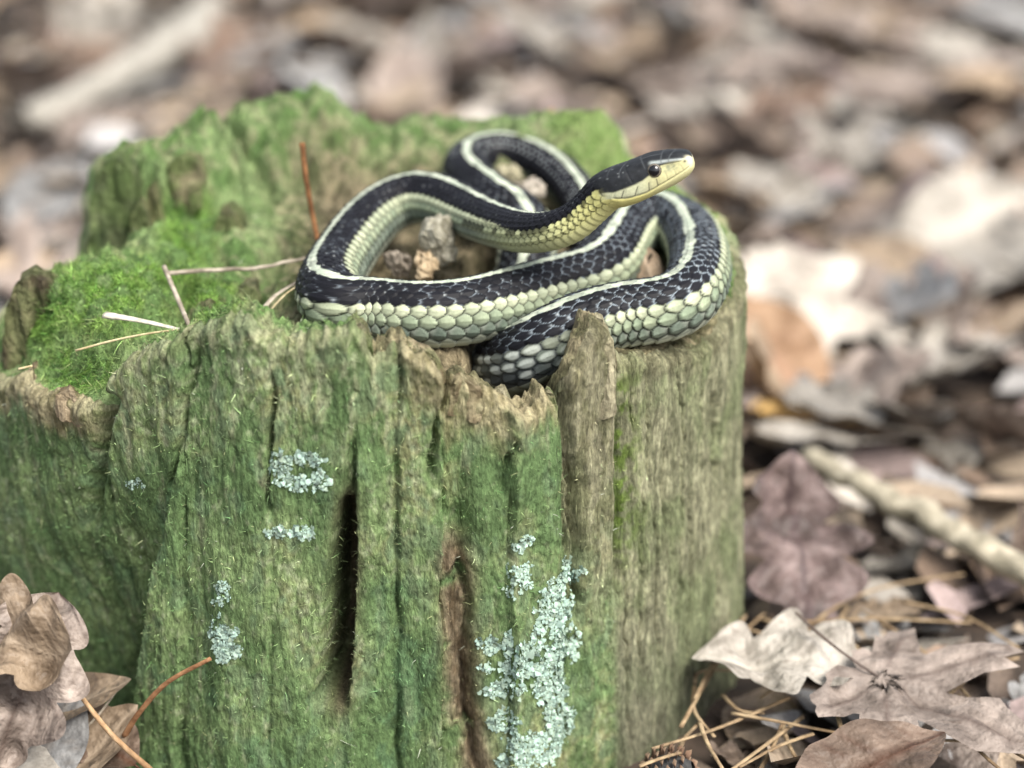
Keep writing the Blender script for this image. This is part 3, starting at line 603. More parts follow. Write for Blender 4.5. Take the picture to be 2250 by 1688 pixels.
for di in (-1, 0, 1):
    i = np.clip(ri + di, -7, 7); sh = .5 * (np.abs(i) % 2)
    j0 = np.round(XI - sh)
    for dj in (-1, 0, 1):
        j = j0 + dj; b = RO - i
        a = XI - sh - j + .10 * (hash01(i + 50, j, 21) - .5)
        edge_ = .60 - .98 * b * b - .25 * np.abs(b) ** 3 - a             # distance to this scale's free rear edge
        inside = (edge_ >= 0) & (np.abs(b) < .8)
        e2 = np.where(~inside & (edge_ < 0) & (np.abs(b) < .72), np.minimum(e2, -edge_), e2)
        k = inside & (a > best)
        best = np.where(k, a, best); bi = np.where(k, i, bi); bj = np.where(k, j, bj); ba = np.where(k, a, ba); bbq = np.where(k, b, bbq); e1 = np.where(k, edge_, e1)
bq = (ba / .66) ** 2 + (bbq / .60) ** 2
# belly plates, their pointed ends showing below the last row
af = (XI + .25) % 1.0 - .5
tipl = np.abs(RO) - (7.30 + .75 * np.abs(af + .05))
isb = tipl > 0
GAP = np.where(isb, np.minimum(np.where(np.abs(RO) < 8.4, 1.3 * tipl, 9), af + .5), np.minimum(e2, np.where(np.abs(RO) > 7, -1.3 * tipl + .05, 9)))
HGT = np.where(isb, .25 + .9 * af, .25 + 1.25 * ba - .35 * (bbq / .5) ** 2)
HGT = HGT - .35 * np.exp(-(GAP / .10) ** 2)
amp = np.interp(np.abs(RO), [0, 3.5, 5, 7, 8, 9.5], [.022, .026, .058, .068, .055, .03]) * np.clip(Rr, .45, 1)
keel = np.where(np.abs(bi) <= 4, .010, .014) * np.exp(-(bbq / .11) ** 2)
DISP = (amp * np.clip(HGT, -.6, 1.4) + keel * (HGT > 0) * ~isb) * (1 - headm)
# head relief
hz = ver * np.where(ver > 0, 1, 1)
zrel = ver                                               # -1 chin .. 1 crown
mouth_z = np.interp(US, [0, .3, .8, 1.4, 2.0, 2.4], [-.38, -.42, -.50, -.62, -.55, -.42])
mouth = np.exp(-((zrel - mouth_z) / .055) ** 2) * sstep(2.35, 2.2, US) * sstep(.02, .1, US) * (np.abs(lat) > .25)
DISP = DISP - .022 * mouth * headm
canthus_z = np.interp(US, [0, .2, .6, 1.0, 1.3, 2.4], [.35, .5, .60, .72, .74, .75])
DISP += .030 * headm * np.exp(-((zrel - canthus_z) / .13) ** 2) * sstep(.15, .4, US) * sstep(1.5, 1.2, US) * (np.abs(lat) > .15)       # brow ridge
DISP -= .035 * headm * np.exp(-((zrel - .22) / .3) ** 2) * np.exp(-((US - .58) / .22) ** 2) * (np.abs(lat) > .3)          # loreal hollow
DISP -= .012 * headm * np.exp(-((US - 1.62 - .1 * zrel) / .025) ** 2) * (zrel > .1)
sut = [(.30, .02), (.52, .0), (.76, -.02), (.98, -.04), (1.22, -.06), (1.55, -.14), (1.90, -.16), (2.18, -.14)]
sutm = np.zeros_like(US)
for u0, sl_ in sut:
    sutm = np.maximum(sutm, np.exp(-((US - u0 - sl_ * (zrel + .2) * 2.4) / (.026 if u0 > .9 else .016)) ** 2))
lab = sstep(-.02, -.1, zrel - np.interp(US, [0, .8, 1.2, 1.7, 2.3], [.15, .02, -.05, -.12, -.02])) * sstep(0, .05, zrel - mouth_z)
DISP -= .010 * headm * sutm * lab
DISP -= .006 * headm * np.clip(ridged(US * 3.2, lat * 3, zrel * 3, 1, 9) - .86, 0, 1) * 6 * (zrel > .2) * 0
thr = sstep(2.0, 2.6, US) * sstep(4.2, 3.4, US)
VV = np.where(ver > 0, HT[:, None], HB[:, None]) * ver
rad = np.sqrt((Rr * lat) ** 2 + VV ** 2) + 1e-6
OFF = SD[:, None, :] * (Rr * lat)[..., None] + DR[:, None, :] * VV[..., None]
POS = PC[:, None, :] + OFF * (1 + DISP / np.maximum(rad, .08))[..., None]
# ---- markings
rid = hash01(bi + 50, bj, 3); rid2 = hash01(bi + 50, bj, 4)
nz = noise(XI * 1.3, RO * 1.1, 0., 400); nzf = noise(XI * 5, RO * 4, 0., 401)
aro = np.abs(bi)
groovem = np.exp(-(GAP / .13) ** 2)                       # skin between scales
blk = np.array([.0052, .0054, .0075]) * (1 + .8 * rid)[..., None]
c = np.broadcast_to(blk, PH.shape + (3,)).copy()
# pale skin between black scales, strongest where the hind coil is stretched
stretch = np.interp(US, [0, 8, 14, 20, 26, 30, 48, 54, 80], [.1, .2, .25, .5, .8, 1.1, 1.1, .6, .3])
skin = groovem * sstep(-.05, .25, nz * .8 + nzf * .5 + .4 * (rid - .5) + .4 * (stretch - .6)) * stretch
c = mixc(c, (.27, .32, .36), np.clip(skin, 0, 1) * .85 * sstep(56.5, 54, US))
fleck = (hash01(bi + 50, bj, 8) > .55) & (aro >= 1) & (aro <= 4)
fl = fleck * (.25 + .75 * rid2) * np.exp(-(((ba + .38) / .10) ** 2 + ((bbq - .3 * (rid - .5)) / .14) ** 2))
bigfleck = sstep(56, 58, US)                             # white dots of the far coil
fl2 = (aro >= 2) & (aro <= 4) & (hash01(bi + 50, bj, 9) > .35)
c = mixc(c, (.40, .43, .43), np.clip(fl * .9 + fl2 * bigfleck * 1.4 * np.exp(-(((ba + .1) / .15) ** 2 + (bbq / .19) ** 2)), 0, 1))
# light flanks
lat_c = mixc((.30, .335, .23), (.41, .44, .305), rid)
lat6 = mixc((.19, .235, .16), (.28, .32, .215), rid2)
lat6 = mixc(lat6, (.15, .18, .14), sstep(-.1, .5, bbq * np.sign(RO)) * .6)  # lower half of each scale painted darker, like a shaded facet
lat_c = np.where((aro == 6)[..., None], lat6, lat_c)
low_c = mixc((.085, .11, .088), (.165, .20, .155), rid)  # grey-green lowest row, with its shade painted in as darker colour
low_c = mixc(low_c, (.34, .37, .31), sstep(.0, -.45, ba + .4 * bbq * np.sign(RO)) * .75)
fl_edge = np.interp(US, [2.0, 4.0, 6.5, 10, 54.5, 57.5], [5.9, 5.7, 5.0, 4.62, 4.62, 6.4]) + .25 * nzf
lm = sstep(fl_edge - .08, fl_edge + .08, np.where(aro >= 5, np.abs(bi) + .35 * bbq * np.sign(RO) * (US < 10), np.abs(RO)))
flank = np.where((aro >= 7)[..., None], low_c, lat_c)
flank = flank * ((1 - .22 * nzf) * (1.0 + .55 * np.clip(ba, -.5, .5) - .25 * sstep(.3, .9, bq)))[..., None]  # scale shading put into the colour: bright rear edge, dark covered front
flank = mixc(flank, (.022, .026, .02), np.clip(groovem * 1.1, 0, .93))  # dark skin in the gaps, doubling as painted shade behind each scale edge
c = mixc(c, flank, lm)
bel_c = mixc((.25, .28, .22), (.33, .355, .28), hash01(np.floor(XI + .25), np.zeros_like(XI), 5))
bel_c = mixc(bel_c, (.03, .034, .028), np.clip(groovem * 1.1, 0, .9) * sstep(9.3, 8.3, np.abs(RO)))
c = np.where(isb[..., None], bel_c, c)
# fold of the hind body going down the hollow is greyer
gm = np.clip(sstep(41.5, 44.5, US) * sstep(54, 50, US), 0, 1) * (lm > .5)
c = mixc(c, mixc((.055, .062, .068), (.36, .39, .37), sstep(.55, .2, bq) * (rid > .3)), gm * .85)
# dorsal stripe
sw = .52 + .28 * nzf + .6 * (rid - .5) * (np.abs(RO) > .45) + np.interp(US, [0, 5, 30, 50], [-.18, -.02, .06, .10])
inb = bbq * np.sign(RO) + .5
st = np.where(aro == 0, 1.0 - .35 * (rid2 > .8), np.where(aro == 1, sstep(.16, -.02, inb - .06 - .42 * (rid - .5) - .18 * nzf - np.interp(US, [0, 6, 30, 50], [-.25, -.1, .0, .08])), 0))
stc = mixc((.37, .42, .33), (.50, .54, .43), rid)
stc = mixc(stc, (.16, .19, .17), groovem * .5)
c = mixc(c, stc, st * sstep(1.9, 2.6, US))
# yellow throat and fore body
yel = mixc((.54, .52, .20), (.42, .44, .24), sstep(2.5, 5.5, US))
ym = sstep(8.5, 5.5, US) * np.maximum(lm, np.abs(RO) > 7.6)
c = mixc(c, mixc(yel, (.10, .10, .05), np.clip(groovem * (np.abs(RO) < 7.6), 0, .8)), np.clip(ym, 0, 1) * .85)
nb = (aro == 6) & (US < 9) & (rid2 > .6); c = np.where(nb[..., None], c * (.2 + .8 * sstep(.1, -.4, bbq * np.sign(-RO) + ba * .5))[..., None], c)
# head
top = np.array([.018, .020, .023]) * (1 + .5 * noise(US * 6, lat * 5, zrel * 5, 410))[..., None]
hc = np.broadcast_to(top, PH.shape + (3,)).copy()
faceline = np.interp(US, [0, .12, .3, .6, .95, 1.15, 1.35, 1.6, 1.9, 2.2, 2.5], [.60, .50, .46, .46, .40, .15, .02, -.05, -.10, -.18, -.05])
face = sstep(.06, -.04, zrel - faceline)
fcol = mixc((.50, .48, .26), (.45, .465, .31), sstep(.9, 1.6, US))
fcol = mixc(fcol, (.24, .25, .16), np.exp(-((US - .56) / .22) ** 4 - ((zrel - .18) / .26) ** 4) * sstep(-.25, .3, noise(US * 9, lat * 8, zrel * 8, 411) + .1) * .9)
hc = mixc(hc, fcol, face)
can = np.exp(-((zrel - np.interp(US, [.1, .5, 1.0, 1.2], [.42, .54, .66, .68])) / .075) ** 2) * sstep(.12, .25, US) * sstep(1.12, .95, US)
hc = mixc(hc, (.38, .42, .41), can * .9)
hc = mixc(hc, (.02, .02, .022), np.exp(-((zrel - np.interp(US, [.1, .5, 1.0], [.31, .42, .52])) / .035) ** 2) * sstep(.2, .3, US) * sstep(1.05, .9, US) * .85)
bars = np.zeros_like(US)
for u0, sl_, hi in ((1.02, -.04, -.12), (1.24, -.10, -.15), (1.56, -.22, .2), (1.94, -.22, .2)):
    bars = np.maximum(bars, np.exp(-((US - u0 - sl_ * (zrel + .2) * 2.0) / .020) ** 2) * (zrel < hi))
hc = mixc(hc, (.03, .032, .03), np.clip(bars * lab, 0, 1) * .9)
hc = mixc(hc, (.03, .03, .03), mouth * .25)
chin = sstep(.02, -.04, zrel - mouth_z)
hc = mixc(hc, mixc((.52, .50, .27), (.54, .51, .20), sstep(.6, 1.8, US)), chin)
hc = mixc(hc, (.58, .55, .40), sstep(.20, .06, US) * sstep(.75, .35, np.abs(zrel - .1)))
wf_ = (hash01(np.floor(US * 7), np.floor(PH * 5), 12) > .78) * sstep(.1, .3, zrel) * sstep(1.3, 1.6, US)
hc = mixc(hc, (.35, .38, .38), wf_ * .35 * np.exp(-(((US * 7) % 1 - .5) / .16) ** 2 - (((PH * 5) % 1 - .5) / .2) ** 2))
# seams between the head plates, nostril
seam = np.zeros_like(US)
for u0, k_ in ((.34, .25), (.66, .1), (1.28, -.1), (1.68, .28), (2.05, .2)):
    seam = np.maximum(seam, np.exp(-((US - u0 - k_ * np.abs(lat) ** 1.5) / .018) ** 2))
seam = np.maximum(seam, np.exp(-((lat) / .03) ** 2) * ((US < .66) | (US > 1.28)))
seam = np.maximum(seam, np.exp(-((np.abs(lat) - .42) / .03) ** 2) * (US > .66) * (US < 1.28))
hc = mixc(hc, (.075, .082, .088), np.clip(seam, 0, 1) * sstep(.45, .6, zrel) * sstep(2.3, 2.1, US) * .7)
hc = mixc(hc, (.015, .015, .015), np.exp(-((US - .17) / .035) ** 2 - ((zrel - .22) / .10) ** 2) * (np.abs(lat) > .3))
# dark rear cheek above the yellow
c = mixc(c, hc, sstep(2.62, 2.3, US + .12 * nzf))
# close the snout and tail: first ring collapses to a point already
snake = link('snake', None); base = np.array([0.5, -4.0, 12.0]); snake.location = Vector(base * CM)
tag(snake, 'black garter snake with pale stripe and yellow throat coiled on the stump', 'snake')
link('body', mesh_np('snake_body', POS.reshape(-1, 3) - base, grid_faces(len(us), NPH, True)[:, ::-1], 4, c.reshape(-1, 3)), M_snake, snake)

# eyes
def eye(sgn):
    ui = int(np.argmin(abs(us - 1.0)))
    d, s, t = DR[ui], SD[ui] * sgn, TG[ui]
    ctr = PC[ui] + s * (HW[ui] * .76) + d * HT[ui] * .26
    out = s * .95 + d * .18 - t * .12; out /= np.linalg.norm(out)
    n, m_ = 28, 40; R_ = .215
    e1 = np.cross(out, t); e1 /= np.linalg.norm(e1); e2 = np.cross(out, e1)
    A = np.linspace(0, math.pi, n); B = np.linspace(0, 2 * math.pi, m_, endpoint=False)
    AA, BB = np.meshgrid(A, B, indexing='ij')
    Vv = (out * np.cos(AA)[..., None] + e1 * (np.sin(AA) * np.cos(BB))[..., None] + e2 * (np.sin(AA) * np.sin(BB))[..., None]) * R_
    cc = np.full(AA.shape + (3,), .012)
    cc = np.where((AA < .78)[..., None], (.006, .006, .008), cc)
    cc = np.where(((AA >= .78) & (AA < .96))[..., None], (.15, .13, .10), cc)
    cc = np.where(((AA >= .97) & (AA < 1.25))[..., None], (.03, .027, .025), cc)
    o = link('eye', mesh_np('eye', Vv.reshape(-1, 3) + ctr - base, grid_faces(n, m_, True), 4, cc.reshape(-1, 3)), M_eye, snake)
    # pale scale ring round the eye
    rg = np.linspace(0, 2 * math.pi, 40, endpoint=False); tb = np.linspace(0, 2 * math.pi, 8, endpoint=False)
    RG, TB = np.meshgrid(rg, tb, indexing='ij'); rr0 = R_ * .98; off = .035
    V2 = out * (off + .022 * np.sin(TB))[..., None] + e1 * ((rr0 + .022 * np.cos(TB)) * np.cos(RG))[..., None] + e2 * ((rr0 + .022 * np.cos(TB)) * np.sin(RG))[..., None]
    f = np.stack([np.stack([np.arange(40)[:, None] * 8 + np.arange(8), np.arange(40)[:, None] * 8 + (np.arange(8) + 1) % 8,
        ((np.arange(40)[:, None] + 1) % 40) * 8 + (np.arange(8) + 1) % 8, ((np.arange(40)[:, None] + 1) % 40) * 8 + np.arange(8)], -1)], 0).reshape(-1, 4)
    up_ = np.einsum('ijk,k->ij', V2, d); cr = mixc((.03, .032, .034), (.26, .27, .21), sstep(.02, -.08, up_))
    cr = mixc(cr, (.46, .48, .46), sstep(.10, .15, up_))
    link('eye_ring', mesh_np('eye_ring', V2.reshape(-1, 3) + ctr - base, f, 4, cr.reshape(-1, 3)), M_snake, o)
M_eye = vcol_mat('snake_eye', .06, .6, 300, .05, 0, 500)
eye(1); eye(-1)

# ------------------------------------------------------------------ wood chips, twigs and straws on the stump
def chip(vx, vy, y, size, seed, c1, c2, label, name='wood_chip', zs=.7):
    r_ = np.random.default_rng(seed); n = 20; m_ = 30
    A, B = np.meshgrid(np.linspace(0, math.pi, n), np.linspace(0, 2 * math.pi, m_, endpoint=False), indexing='ij')
    d = np.stack([np.sin(A) * np.cos(B), np.sin(A) * np.sin(B), np.cos(A)], -1)
    # facetted: cut the ball by random planes
    rad = np.full(A.shape, 1.0)
    for _ in range(14):
        nn = r_.normal(size=3); nn /= np.linalg.norm(nn); h = r_.uniform(.5, .85)
        dd = d @ nn; rad = np.minimum(rad, np.where(dd > .05, h / np.maximum(dd, .05), 9))
    V = d * rad[..., None] * np.array(size) + .16 * np.stack([fbm(d[..., 0] * 2, d[..., 1] * 2, d[..., 2] * 2, 3, seed + k) for k in range(3)], -1)
    q = on_y(vx, vy, y)
    cc = mixc(c1, c2, sstep(-.4, .4, fbm(d[..., 0] * 4, d[..., 1] * 4, d[..., 2] * 2, 4, seed)))
    o = link(name, mesh_np(name, V.reshape(-1, 3), grid_faces(n, m_, True), 4, cc.reshape(-1, 3), smooth=False), M_wood, loc=q, rot=(r_.uniform(-.3, .3), r_.uniform(-.3, .3), r_.uniform(0, 6)))
    return tag(o, label, 'wood chip')
chip(952, 528, -1.0, (1.02, .65, .92), 5, (.15, .14, .10), (.36, .345, .28), 'pale grey rotten wood chip inside the left coil of the snake')
chip(918, 568, -1.5, (.62, .4, .5), 6, (.23, .17, .10), (.45, .36, .24), 'tan splintery wood chip next to the grey one inside the left coil')
chip(862, 572, -1.2, (.5, .35, .6), 8, (.13, .11, .085), (.30, .26, .21), 'small brown wood chip against the inner flank of the left coil')
chip(1130, 418, 3.6, (.75, .35, .42), 9, (.24, .21, .17), (.46, .42, .36), 'pale wood chip lying inside the far coil behind the neck')
chip(1098, 384, 4.6, (.5, .4, .45), 10, (.16, .15, .10), (.36, .33, .22), 'mossy wood crumb in the far coil of the snake')

def tube(name, pts, r0, r1, mat, cols, label, cat, group=None, parent=None, seg=10, flat=1.0, wob=.0, seed=1, rn=.18):
    P = np.array(pts, float); Q = catmull(P, 8) if len(P) > 2 else P[0] + (P[1] - P[0]) * np.linspace(0, 1, 9)[:, None]
    n = len(Q); t = np.linspace(0, 1, n); Q = Q + wob * np.stack([noise(t * 9, 0, k * 7., seed) for k in range(3)], -1)
    T_ = np.gradient(Q, axis=0); T_ /= np.linalg.norm(T_, axis=1, keepdims=True)
    ref = np.array([0, 0, 1.0]) if abs(T_[0][2]) < .8 else np.array([0, 1.0, 0])
    A = np.cross(T_, ref); A /= np.linalg.norm(A, axis=1, keepdims=True); B = np.cross(T_, A)
    a = np.linspace(0, 2 * math.pi, seg, endpoint=False)
    rr_ = (r0 + (r1 - r0) * t)[:, None] * (1 + rn * noise(t[:, None] * 14, np.cos(a)[None] * 1.5, np.sin(a)[None] * 1.5, seed))
    V = Q[:, None] + A[:, None] * (rr_ * np.cos(a))[..., None] + B[:, None] * (rr_ * flat * np.sin(a))[..., None]
    V = np.concatenate([V.reshape(-1, 3), Q[:1], Q[-1:]]); nb_ = n * seg
    f = [tuple(x) for x in grid_faces(n, seg, True)]
    tri = [(nb_, (j + 1) % seg, j, j) for j in range(seg)]
    me = bpy.data.meshes.new(name); o0 = Q[0].copy()
    fl_ = f + [(nb_, (j + 1) % seg, j) for j in range(seg)] + [(nb_ + 1, (n - 1) * seg + j, (n - 1) * seg + (j + 1) % seg) for j in range(seg)]
    me.from_pydata(((V - o0) * CM).tolist(), [], [tuple(int(i) for i in x) for x in fl_]); me.update()
    me.polygons.foreach_set('use_smooth', np.ones(len(me.polygons), bool))
    k = sstep(-.4, .4, fbm(V[:, 0] * 2.2, V[:, 1] * 2.2, V[:, 2] * 2.2, 3, seed))
    cc = np.ones((len(V), 4), np.float32); cc[:, :3] = mixc(cols[0], cols[1], k)
    me.attributes.new('Col', 'FLOAT_COLOR', 'POINT').data.foreach_set('color', cc.ravel())
    o = link(name, me, mat, parent, o0)
    if label: tag(o, label, cat, group)
    return o
BRN = ((.10, .045, .018), (.22, .105, .045)); STRAW = ((.38, .31, .17), (.56, .48, .29)); GREYW = ((.20, .17, .13), (.40, .35, .28)); PALE = ((.40, .37, .29), (.60, .57, .48)); NEED = ((.19, .13, .075), (.36, .27, .165))
tube('pine_needle', [on_y(652, 308, .2), on_y(660, 380, .0), on_y(674, 460, -.2), on_y(692, 545, -.6)], .085, .075, M_wood, BRN, 'dark brown stem standing upright behind the left coil of the snake', 'stem', flat=.6)
tube('twig', [on_y(360, 590, -2.6), on_y(450, 584, -2.2), on_y(560, 578, -1.9), on_y(668, 556, -1.6)], .07, .05, M_wood, GREYW, 'thin tan twig lying level from the mossy hump to the snake', 'twig', wob=.06, seed=4)
tube('stalk', [on_y(354, 576, -2.7), on_y(375, 625, -3.6), on_y(412, 712, -5.4)], .075, .065, M_wood, GREYW, 'short grey stalk leaning down across the bright moss', 'stalk', seed=5)
tube('wood_sliver', [on_y(226, 680, -5.4), on_y(300, 692, -5.7), on_y(415, 718, -6.2)], .17, .06, M_wood, PALE, 'flat bleached white sliver of wood lying on the bright moss', 'sliver', flat=.45, seed=6)
tube('straw', [on_y(163, 757, -6.6), on_y(260, 732, -6.7), on_y(360, 715, -6.8), on_y(450, 710, -6.7)], .032, .026, M_wood, STRAW, 'thin yellow straw lying in front of the white wood sliver', 'straw', seed=7)
tube('straw', [on_y(560, 716, -5.2), on_y(600, 719, -5.4), on_y(660, 724, -5.6)], .03, .022, M_wood, STRAW, 'short thin straw lying at the foot of the left snake coil', 'straw', seed=17)
tube('grass_blade', [on_y(556, 686, -4.6), on_y(590, 642, -3.9), on_y(650, 604, -3.2)], .09, .06, M_wood, GREYW, 'broad dry tan grass blade leaning against the left bend of the snake', 'grass blade', flat=.25, seed=8)
tube('grass_blade', [on_y(585, 668, -4.4), on_y(618, 634, -4.1), on_y(655, 610, -3.8)], .045, .035, M_wood, STRAW, 'narrow pale grass blade under the broad one by the snake', 'grass blade', flat=.3, seed=9)
tube('straw', [on_y(40, 797, -7.2), on_y(70, 790, -7.2)], .03, .03, M_wood, STRAW, 'tiny straw end poking out above the broken left lobe', 'straw', seed=10)
tube('stem', [on_y(1188, 236, 9.0), on_y(1196, 262, 8.8), on_y(1192, 300, 8.4)], .11, .08, M_wood, ((.16, .09, .055), (.33, .22, .15)), 'stubby reddish brown stem on the far rim behind the snake', 'stem', flat=.7, seed=11)
tube('pine_needle', [on_y(268, 1590, -9.8), on_y(300, 1540, -9.95), on_y(360, 1475, -10.1), on_y(455, 1422, -10.2)], .085, .06, M_wood, ((.16, .075, .035), (.30, .16, .08)), 'curved reddish brown needle leaning on the front buttress of the stump', 'needle', flat=.6, seed=12)

# ------------------------------------------------------------------ leaves
def leaf_mesh(kind, seed, L=7.0, curl=.5, fold=.25, ripple=.25, nl=26, nw=9, stem=True, spin=0, base=.30, wide=1.0):
    r_ = np.random.default_rng(seed)
    if kind == 'maple' or kind == 'lobed':
        na, nr_ = 72, 8
        a = np.linspace(-math.pi, math.pi, na, endpoint=False)
        R_ = np.full(na, base)
        lobes = ((0, 1.0, .27), (.95, .86, .25), (-.95, .86, .25), (1.85, .52, .25), (-1.85, .52, .25)) if kind == 'maple' else ((0, 1.0, .20), (.85, .80, .20), (-.85, .85, .20))
        for a0, h, wd_ in lobes:
            dd = np.abs(a - a0); R_ = np.maximum(R_, base + (h - base) * np.clip(1 - dd / (wd_ * wide * 1.9), 0, 1) ** .9)
        R_ = R_ * (1 + .10 * np.abs(((a * 9 / math.pi) % 1) - .5) + .05 * r_.normal(size=na)) * (1 - .5 * np.exp(-((np.abs(a) - math.pi) / .3) ** 2))
        k = np.linspace(0, 1, nr_ + 1)[1:]
        x = np.concatenate([[0], (k[:, None] * R_ * np.sin(a)).ravel()]) * L * .62; y = np.concatenate([[0], (k[:, None] * R_ * np.cos(a)).ravel()]) * L * .62
        f = []
        for j in range(na): f.append((0, 1 + j, 1 + (j + 1) % na, 1 + (j + 1) % na))
        gf = grid_faces(nr_, na, True) + 1
        aa = np.concatenate([[0], np.tile(a, nr_)]); kk = np.concatenate([[0], np.repeat(k, na)])
        vein = np.zeros(len(x))
        for a0, h, wd_ in lobes:
            px_ = np.abs(x * math.cos(a0) - y * math.sin(a0)); al = x * math.sin(a0) + y * math.cos(a0)
            vein = np.maximum(vein, np.exp(-(px_ / .10) ** 2) * (al > -.02) * sstep(1.02, .7, al / (L * .62 * h)))
        vein = vein * sstep(.35, 1.0, np.hypot(x, y))
        s = x / (L * .6); t = y / (L * .6)
        faces = [tuple(q[:3]) for q in f] + [tuple(int(i) for i in q) for q in gf]
    else:
        t1 = np.linspace(0, 1, nl); s1 = np.linspace(-1, 1, nw)
        T1, S1 = np.meshgrid(t1, s1, indexing='ij')
        if kind == 'oval': W = .30 * np.sin(math.pi * np.clip(T1, 0, 1) ** .85) ** .8
        elif kind == 'lance': W = .17 * np.sin(math.pi * T1 ** .9) ** .8
        elif kind == 'shred': W = .22 * (np.sin(math.pi * T1 ** .7) ** .6) * (1 + .45 * r_.normal(size=(nl, 1)) * .5)
        else:  # oak: deep rounded lobes
            W = .36 * np.sin(math.pi * T1 ** .8) ** .7 * (.55 + .45 * np.abs(np.sin(T1 * math.pi * 3.6 + .3)) ** .8)
        W = W * (1 + .10 * noise(T1 * 6, np.sign(S1) * 5, 0, seed))
        x = (S1 * W * L).ravel(); y = ((T1 - .5) * L + .10 * L * (np.abs(S1) * W / .3) * (1 if kind == 'oak' else .2)).ravel()
        s = S1.ravel(); t = T1.ravel() - .5
        vein = np.maximum(np.exp(-(x / .09) ** 2), .6 * np.exp(-((((t + .5) * 9 - np.abs(x) / L * 8) % 1 - .5) / .09) ** 2) * (np.abs(s) < .92))
        faces = [tuple(int(i) for i in q) for q in grid_faces(nl, nw)]
    z = curl * (x / 2.2) ** 2 * .5 * r_.uniform(.4, 1.3) + fold * np.abs(x) * .6 + r_.uniform(-.3, 1.0) * curl * (y / (L * .5)) ** 2 * .9
    z += ripple * (noise(x * .55, y * .55, seed * 3.1, seed) * 1.4 + .7 * noise(x * 1.3, y * 1.3, seed * 1.7, seed + 1))
    V = np.stack([x, y, z], 1); nb_ = len(V)
    if stem:      # leaf stalk as a thin three sided tube
        y0 = y.min() if kind not in ('maple', 'lobed') else -.02 * L
        zz = z[np.argmin(np.abs(x) + np.abs(y - y0))]
        sl_ = L * r_.uniform(.25, .45); bx = r_.uniform(-.3, .3); q = []
        for k_ in range(6):
            u = k_ / 5
            for b_ in range(3):
                an = b_ * 2.094; q.append((bx * u * u * sl_ + .045 * math.cos(an), y0 + .05 - u * sl_, zz + .25 * u * sl_ * r_.uniform(.9, 1.1) * .4 + .045 * math.sin(an)))
        V = np.vstack([V, q])
        for k_ in range(5):
            for b_ in range(3):
                i0 = nb_ + k_ * 3; faces.append((i0 + b_, i0 + (b_ + 1) % 3, i0 + 3 + (b_ + 1) % 3, i0 + 3 + b_))
        vein = np.concatenate([vein, np.ones(18)])
    V[:, 2] -= V[:, 2].min()
    if spin: a_ = math.radians(spin); V = np.stack([V[:, 0] * math.cos(a_) - V[:, 1] * math.sin(a_), V[:, 0] * math.sin(a_) + V[:, 1] * math.cos(a_), V[:, 2]], 1)
    me = bpy.data.meshes.new('dead_leaf'); me.from_pydata((V * CM).tolist(), [], faces); me.update()
    me.polygons.foreach_set('use_smooth', np.ones(len(me.polygons), bool))
    me.attributes.new('vein', 'FLOAT', 'POINT').data.foreach_set('value', np.clip(vein, 0, 1).astype(np.float32))
    return me
def put_leaf(me, colour, loc, rot, label, group=None, scale=1, name='dead_leaf', cat='leaf'):
    m = me.copy() if me.materials else me
    if me.materials: m.materials.clear()
    m.materials.append(LEAF[colour])
    o = link(name, m, None, None, loc, rot); o.scale = (scale,) * 3
    return tag(o, label, cat, group)
R = math.radians
# -- leaves that can be told apart
def gpt(vx, vy, z): return on_z(vx, vy, z)
put_leaf(leaf_mesh('lobed', 11, 8.9, .10, .05, .25, stem=False, spin=-106, base=.52, wide=.9), 'white', gpt(1680, 660, 2.2), (R(34), R(0), R(0)), 'large bleached white three lobed leaf in the litter beside the stump')
put_leaf(leaf_mesh('oval', 12, 7.5, .5, .3, .4), 'peach', gpt(1650, 770, 1.7), (R(25), R(-10), R(25)), 'orange ochre leaf under the big white lobed leaf')
put_leaf(leaf_mesh('oval', 13, 5.0, .6, .3, .3), 'ochre', gpt(1640, 905, 1.0), (R(5), R(12), R(70)), 'small yellow ochre leaf coloured bright as the sunlit spot right of the stump')  # leaf put where a patch of sunlight falls
put_leaf(leaf_mesh('oval', 14, 5.0, .6, .3, .3), 'pale', gpt(1720, 960, 1.3), (R(8), R(12), R(100)), 'cream curled leaf beside the small yellow ochre leaf')
put_leaf(leaf_mesh('oak', 15, 6.2, .9, .6, 1.1, nl=50, nw=21, spin=184, stem=False), 'plum', gpt(1712, 1200, 2.4), (R(40), R(6), R(4)), 'drooping dark mauve leaf leaning at the right foot of the stump')
put_leaf(leaf_mesh('oak', 16, 5.6, .6, .2, .6, nl=50, nw=21, spin=-98, stem=False), 'pale', gpt(1700, 1455, 2.2), (R(10), R(0), R(0)), 'curled pale grey leaf with rolled edge at the right foot of the stump')
put_leaf(leaf_mesh('maple', 17, 8.4, .1, 0, .5, spin=-128), 'mauve', gpt(1900, 1490, 2.5), (R(10), R(4), R(0)), 'flat mauve maple leaf with long veins beside the branch')
put_leaf(leaf_mesh('oval', 18, 5.0, .5, .35, .3), 'russet', gpt(1880, 1668, 2.4), (R(4), R(6), R(-60)), 'small brown leaf lying over the edge of the mauve maple leaf')
put_leaf(leaf_mesh('oak', 19, 8.5, .25, .2, .3), 'grey', gpt(560, 120, 1.2), (R(8), R(-6), R(-42)), 'grey lobed leaf beside the bleached stick far behind the stump')
put_leaf(leaf_mesh('oval', 20, 7.0, .3, .2, .3), 'grey', gpt(110, 420, 1.6), (R(14), R(10), R(-20)), 'bluish grey leaf left of the stump behind the mossy rim')
put_leaf(leaf_mesh('oval', 21, 5.0, .5, .4, .3), 'tan', gpt(1560, 420, 2.0), (R(10), R(14), R(60)), 'tan curled leaf right behind the head of the snake')
